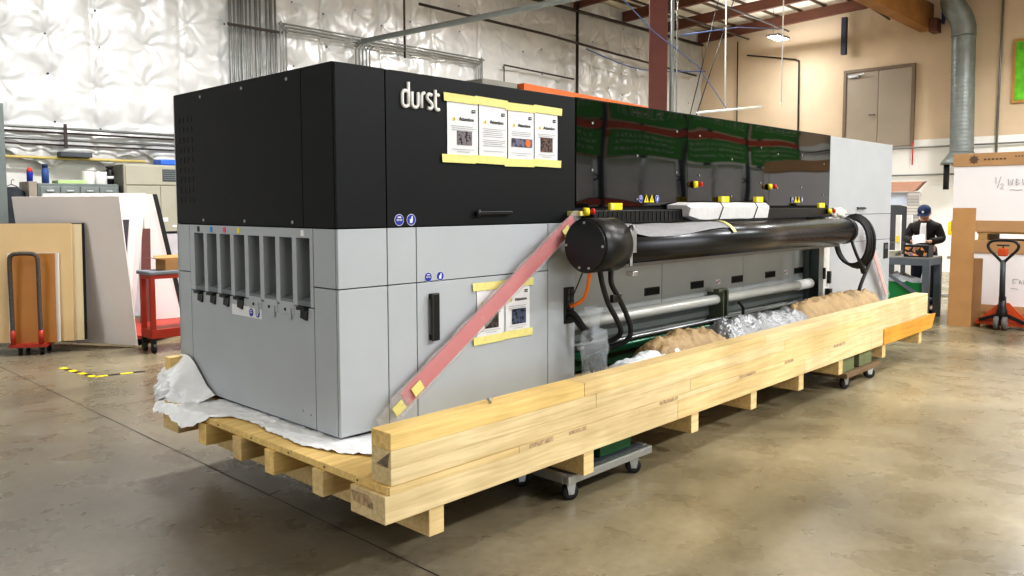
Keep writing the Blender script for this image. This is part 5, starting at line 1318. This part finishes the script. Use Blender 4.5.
    R.location = (10.42,.46,0); R.rotation_euler = (0,0,-PI/2+.12)
    b = MB(); b.obox((10.045,.43,1.085), (.17,.16,.003), Matrix.Rotation(-.75,3,'Y') @ Matrix.Rotation(.3,3,'Z')); tag(b.build('paper_sheet', M['paper']), 'white sheet of paper held in the hands of the person', 'paper')
person()

# ------------------------------------------------------------------ the aisle opposite the printer (seen mirrored in the gloss cover)
def aisle():
    dkb = pm('rack_upright_dark', (30,38,44), .5, .2); 
    t0 = None
    for i, x in enumerate((6.6,9.3,12.0,14.7,17.4)):
        U = thing('pallet_rack', ['pallet rack frame nearest the camera side','second pallet rack frame along the aisle','middle pallet rack frame along the aisle','fourth pallet rack frame along the aisle','last pallet rack frame by the right wall'][i], 'rack', (x,-6.0,0), 'pallet rack frames')
        for y in (-5.5,-6.5):
            b = MB(); b.box(x-.05,x+.05,y-.04,y+.04,.0,3.9,.004); b.build('upright', dkb, U)
        b = MB(); z = .3
        while z < 3.0: b.bar((x,-5.54,z),(x,-6.46,z+.45),.03,.03); b.bar((x,-6.46,z+.45),(x,-5.54,z+.9),.03,.03); z += .9
        b.build('lacing', dkb, U)
    rb = pm('rack_beam_red', (205,80,40), .45)
    xs_ = (6.6,9.3,12.0,14.7,17.4); n = 0
    for a, c in zip(xs_, xs_[1:]):
        for z in (1.50,2.95):
            for y in (-5.5,-6.5):
                b = MB(); b.box(a+.052,c-.052,y-.025,y+.025,z,z+.12,.004)
                tag(b.build('rack_beam', rb), 'orange-red pallet rack beam in the aisle opposite the printer', 'beam', 'pallet rack beams')
    for a, c in zip(xs_, xs_[1:]):
        b = MB(); b.box(a+.06,c-.06,-6.47,-5.53,1.622,1.64); tag(b.build('rack_shelf', M['dgrey']), 'dark shelf deck resting on the lower rack beams', 'shelf', 'pallet rack shelves')
    gm = pm('green_banner', (62,150,48), .6, 0, .12, 2); wm = pm('wrap_white', (232,233,236), .4, 0, .05, 4, .4, 12)
    k = 0
    for a, c in zip(xs_, xs_[1:]):
        B_ = thing('green_banner', 'green banner with rows of white marks hung on the rack', 'banner', ((a+c)/2,-5.42,2.2), 'green banners on the racks')
        b = MB(); b.box(a+.12,c-.12,-5.44,-5.42,2.48,2.92) ; b.box(a+.12,c-.12,-5.44,-5.42,3.1,3.85); b.build('banner_cloth', gm, B_)
        b = MB(); rr = random.Random(k+3)
        for z, h in ((2.80,.06),(2.70,.05),(2.58,.05),(3.25,.2)):
            x = a+.3
            while x < c-.35:
                w = rr.uniform(.03,.09)*(1 if h < .1 else 1.6); s = rr.choice((0,1,2))
                if s == 0: b.box(x,x+.018,-5.418,-5.415,z,z+h); b.box(x,x+w,-5.418,-5.415,z,z+.014)
                elif s == 1: b.box(x,x+w,-5.418,-5.415,z+h-.014,z+h); b.box(x+w/2,x+w/2+.016,-5.418,-5.415,z,z+h)
                else: b.box(x,x+.016,-5.418,-5.415,z,z+h); b.box(x+w,x+w+.016,-5.418,-5.415,z,z+h); b.box(x,x+w,-5.418,-5.415,z+h*.45,z+h*.6)
                x += w+rr.uniform(.03,.12)
        b.build('banner_mark', M['white'], B_)
        for q in range(2):
            xa = a+.2+q*1.22
            b = MB()
            def fw(u, v, xa=xa, q=q):
                ang = 2*PI*u; ex = .55*max(-1,min(1,1.5*math.cos(ang))); ey = .40*max(-1,min(1,1.5*math.sin(ang))); f = 1+.04*fbm((math.cos(ang)*3,v*6,k+q)); return (xa+.58+ex*f, -5.96+ey*f, 1.641+.80*v)
            b.grid(fw, 32, 10); b.face([fw(i/32, 1) for i in range(32)])
            tag(b.build('wrapped_load', wm, fixn=False), 'white film-wrapped load on the lower rack beams', 'load', 'film-wrapped loads')
            b = MB(); b.box(xa,xa+1.0,-6.35,-5.6,.002,.72+.25*((k+q) % 2),.01); tag(b.build('floor_carton', M['cardd']), 'large brown carton on the floor under the rack', 'carton', 'cartons under the rack')
        k += 1
aisle()

# ------------------------------------------------------------------ lights
def lamps():
    em = pm('lamp_lens', (255,252,245), .5, emit=60)
    def hb(x, y, z, label, power, sx=1.5, sy=.5, col=(.97,.985,1), spread=180, up=30):
        L_ = thing('high_bay_light', label, 'light', (x,y,z))
        b = MB(); b.box(x-.32,x+.32,y-.16,y+.16,z,z+.06,.02); b.build('housing', M['alu'], L_)
        b = MB(); b.box(x-.29,x+.29,y-.13,y+.13,z-.012,z-.0005,.004); b.build('lens', em, L_)
        zt = ceil_z(y)-.02
        b = MB()
        for k in (-.25,.25): b.cyl((x+k,y,z+.055),(x+k,y,zt),.006)
        b.build('hanger', M['dgrey'], L_)
        ld = bpy.data.lights.new('area', 'AREA'); ld.shape = 'RECTANGLE'; ld.size = sx; ld.size_y = sy; ld.energy = power; ld.color = col; ld.spread = math.radians(spread)
        o = bpy.data.objects.new('lamp_light', ld); COL.objects.link(o); o.location = (0,0,-.03); o.parent = L_
        l2 = bpy.data.lights.new('area', 'AREA'); l2.shape = 'RECTANGLE'; l2.size = 3; l2.size_y = 2; l2.energy = up; l2.color = col
        o2 = bpy.data.objects.new('added_uplight', l2); COL.objects.link(o2); o2.location = (0,0,.075); o2.rotation_euler = (PI,0,0); o2.parent = L_  # upward fill added over every fixture to brighten the ceiling
        return L_
    hb(16.56,5.69,5.6,'bright ceiling light under the roof near the tan wall',75, up=45)
    hb(2.2,5.0,5.9,'ceiling light above the aisle behind the left of the printer',340, up=40, spread=155)
    hb(9.0,5.0,5.9,'ceiling light above the aisle behind the middle of the printer',360, up=90, spread=160)
    hb(11.6,2.6,5.9,'added ceiling light above the printer between the column and the tan wall',120, up=170, spread=140)  # extra lamp out of view, added to brighten the roof deck and beams
    hb(14.0,-1.0,6.0,'ceiling light above the right foreground',360, up=120, spread=150)
    hb(13.0,-7.6,6.3,'ceiling light above the far rack aisle',420)
    hb(7.5,-7.6,6.3,'ceiling light above the middle of the rack aisle',560)
    hb(1.8,-7.8,6.3,'ceiling light above the near end of the rack aisle',560)
    hb(6.0,-2.6,6.3,'ceiling light in front of the printer',240, sx=5, up=60)
    hb(-4.5,3.9,6.2,'added ceiling light at the left of the hall',70, spread=140)  # extra unseen lamp, added to lift the pale boards and left wall
    def bay(loc, rot, w, h, p):
        # unseen fill panels added behind and left of the camera to lift upright faces
        ld = bpy.data.lights.new('area', 'AREA'); ld.shape = 'RECTANGLE'; ld.size = w; ld.size_y = h; ld.energy = p; ld.color = (.93,.97,1)
        o = bpy.data.objects.new('added_fill', ld); COL.objects.link(o); o.location = loc; o.rotation_euler = rot
    bay((XL+.3,1.0,2.2),(PI/2,0,-PI/2),5,3.6,165)
    bay((0,YF+.3,2.4),(PI/2,0,0),9,3.8,520)
    w = bpy.data.worlds.new('world'); SC.world = w; w.use_nodes = True
    w.node_tree.nodes['Background'].inputs[0].default_value = (1,.98,.95,1); w.node_tree.nodes['Background'].inputs[1].default_value = .05
lamps()

# ------------------------------------------------------------------ camera
def camera():
    yaw, pitch, roll = .8106051122958413, -.07010860953606016, -.002727951061570149
    f = 799.907; py = 261.029
    fw = V((math.sin(yaw)*math.cos(pitch), math.cos(yaw)*math.cos(pitch), math.sin(pitch)))
    r = V((math.cos(yaw), -math.sin(yaw), 0)); u = r.cross(fw)
    r2 = r*math.cos(roll)+u*math.sin(roll); u2 = -r*math.sin(roll)+u*math.cos(roll)
    cd = bpy.data.cameras.new('camera'); co = bpy.data.objects.new('camera', cd); COL.objects.link(co)
    mt = Matrix((r2, u2, -fw)).transposed().to_4x4(); mt.translation = V((-2.176,-3.212,1.585)); co.matrix_world = mt
    cd.sensor_width = 36; cd.lens = f*36/1024; cd.shift_y = -(288-py)/1024; cd.clip_end = 200; cd.clip_start = .05
    SC.camera = co
camera()
SC.view_settings.view_transform = 'Standard'
SC.view_settings.look = 'Medium High Contrast'
SC.view_settings.exposure = -0.10
SC.cycles.max_bounces = 8
SC.cycles.transparent_max_bounces = 12
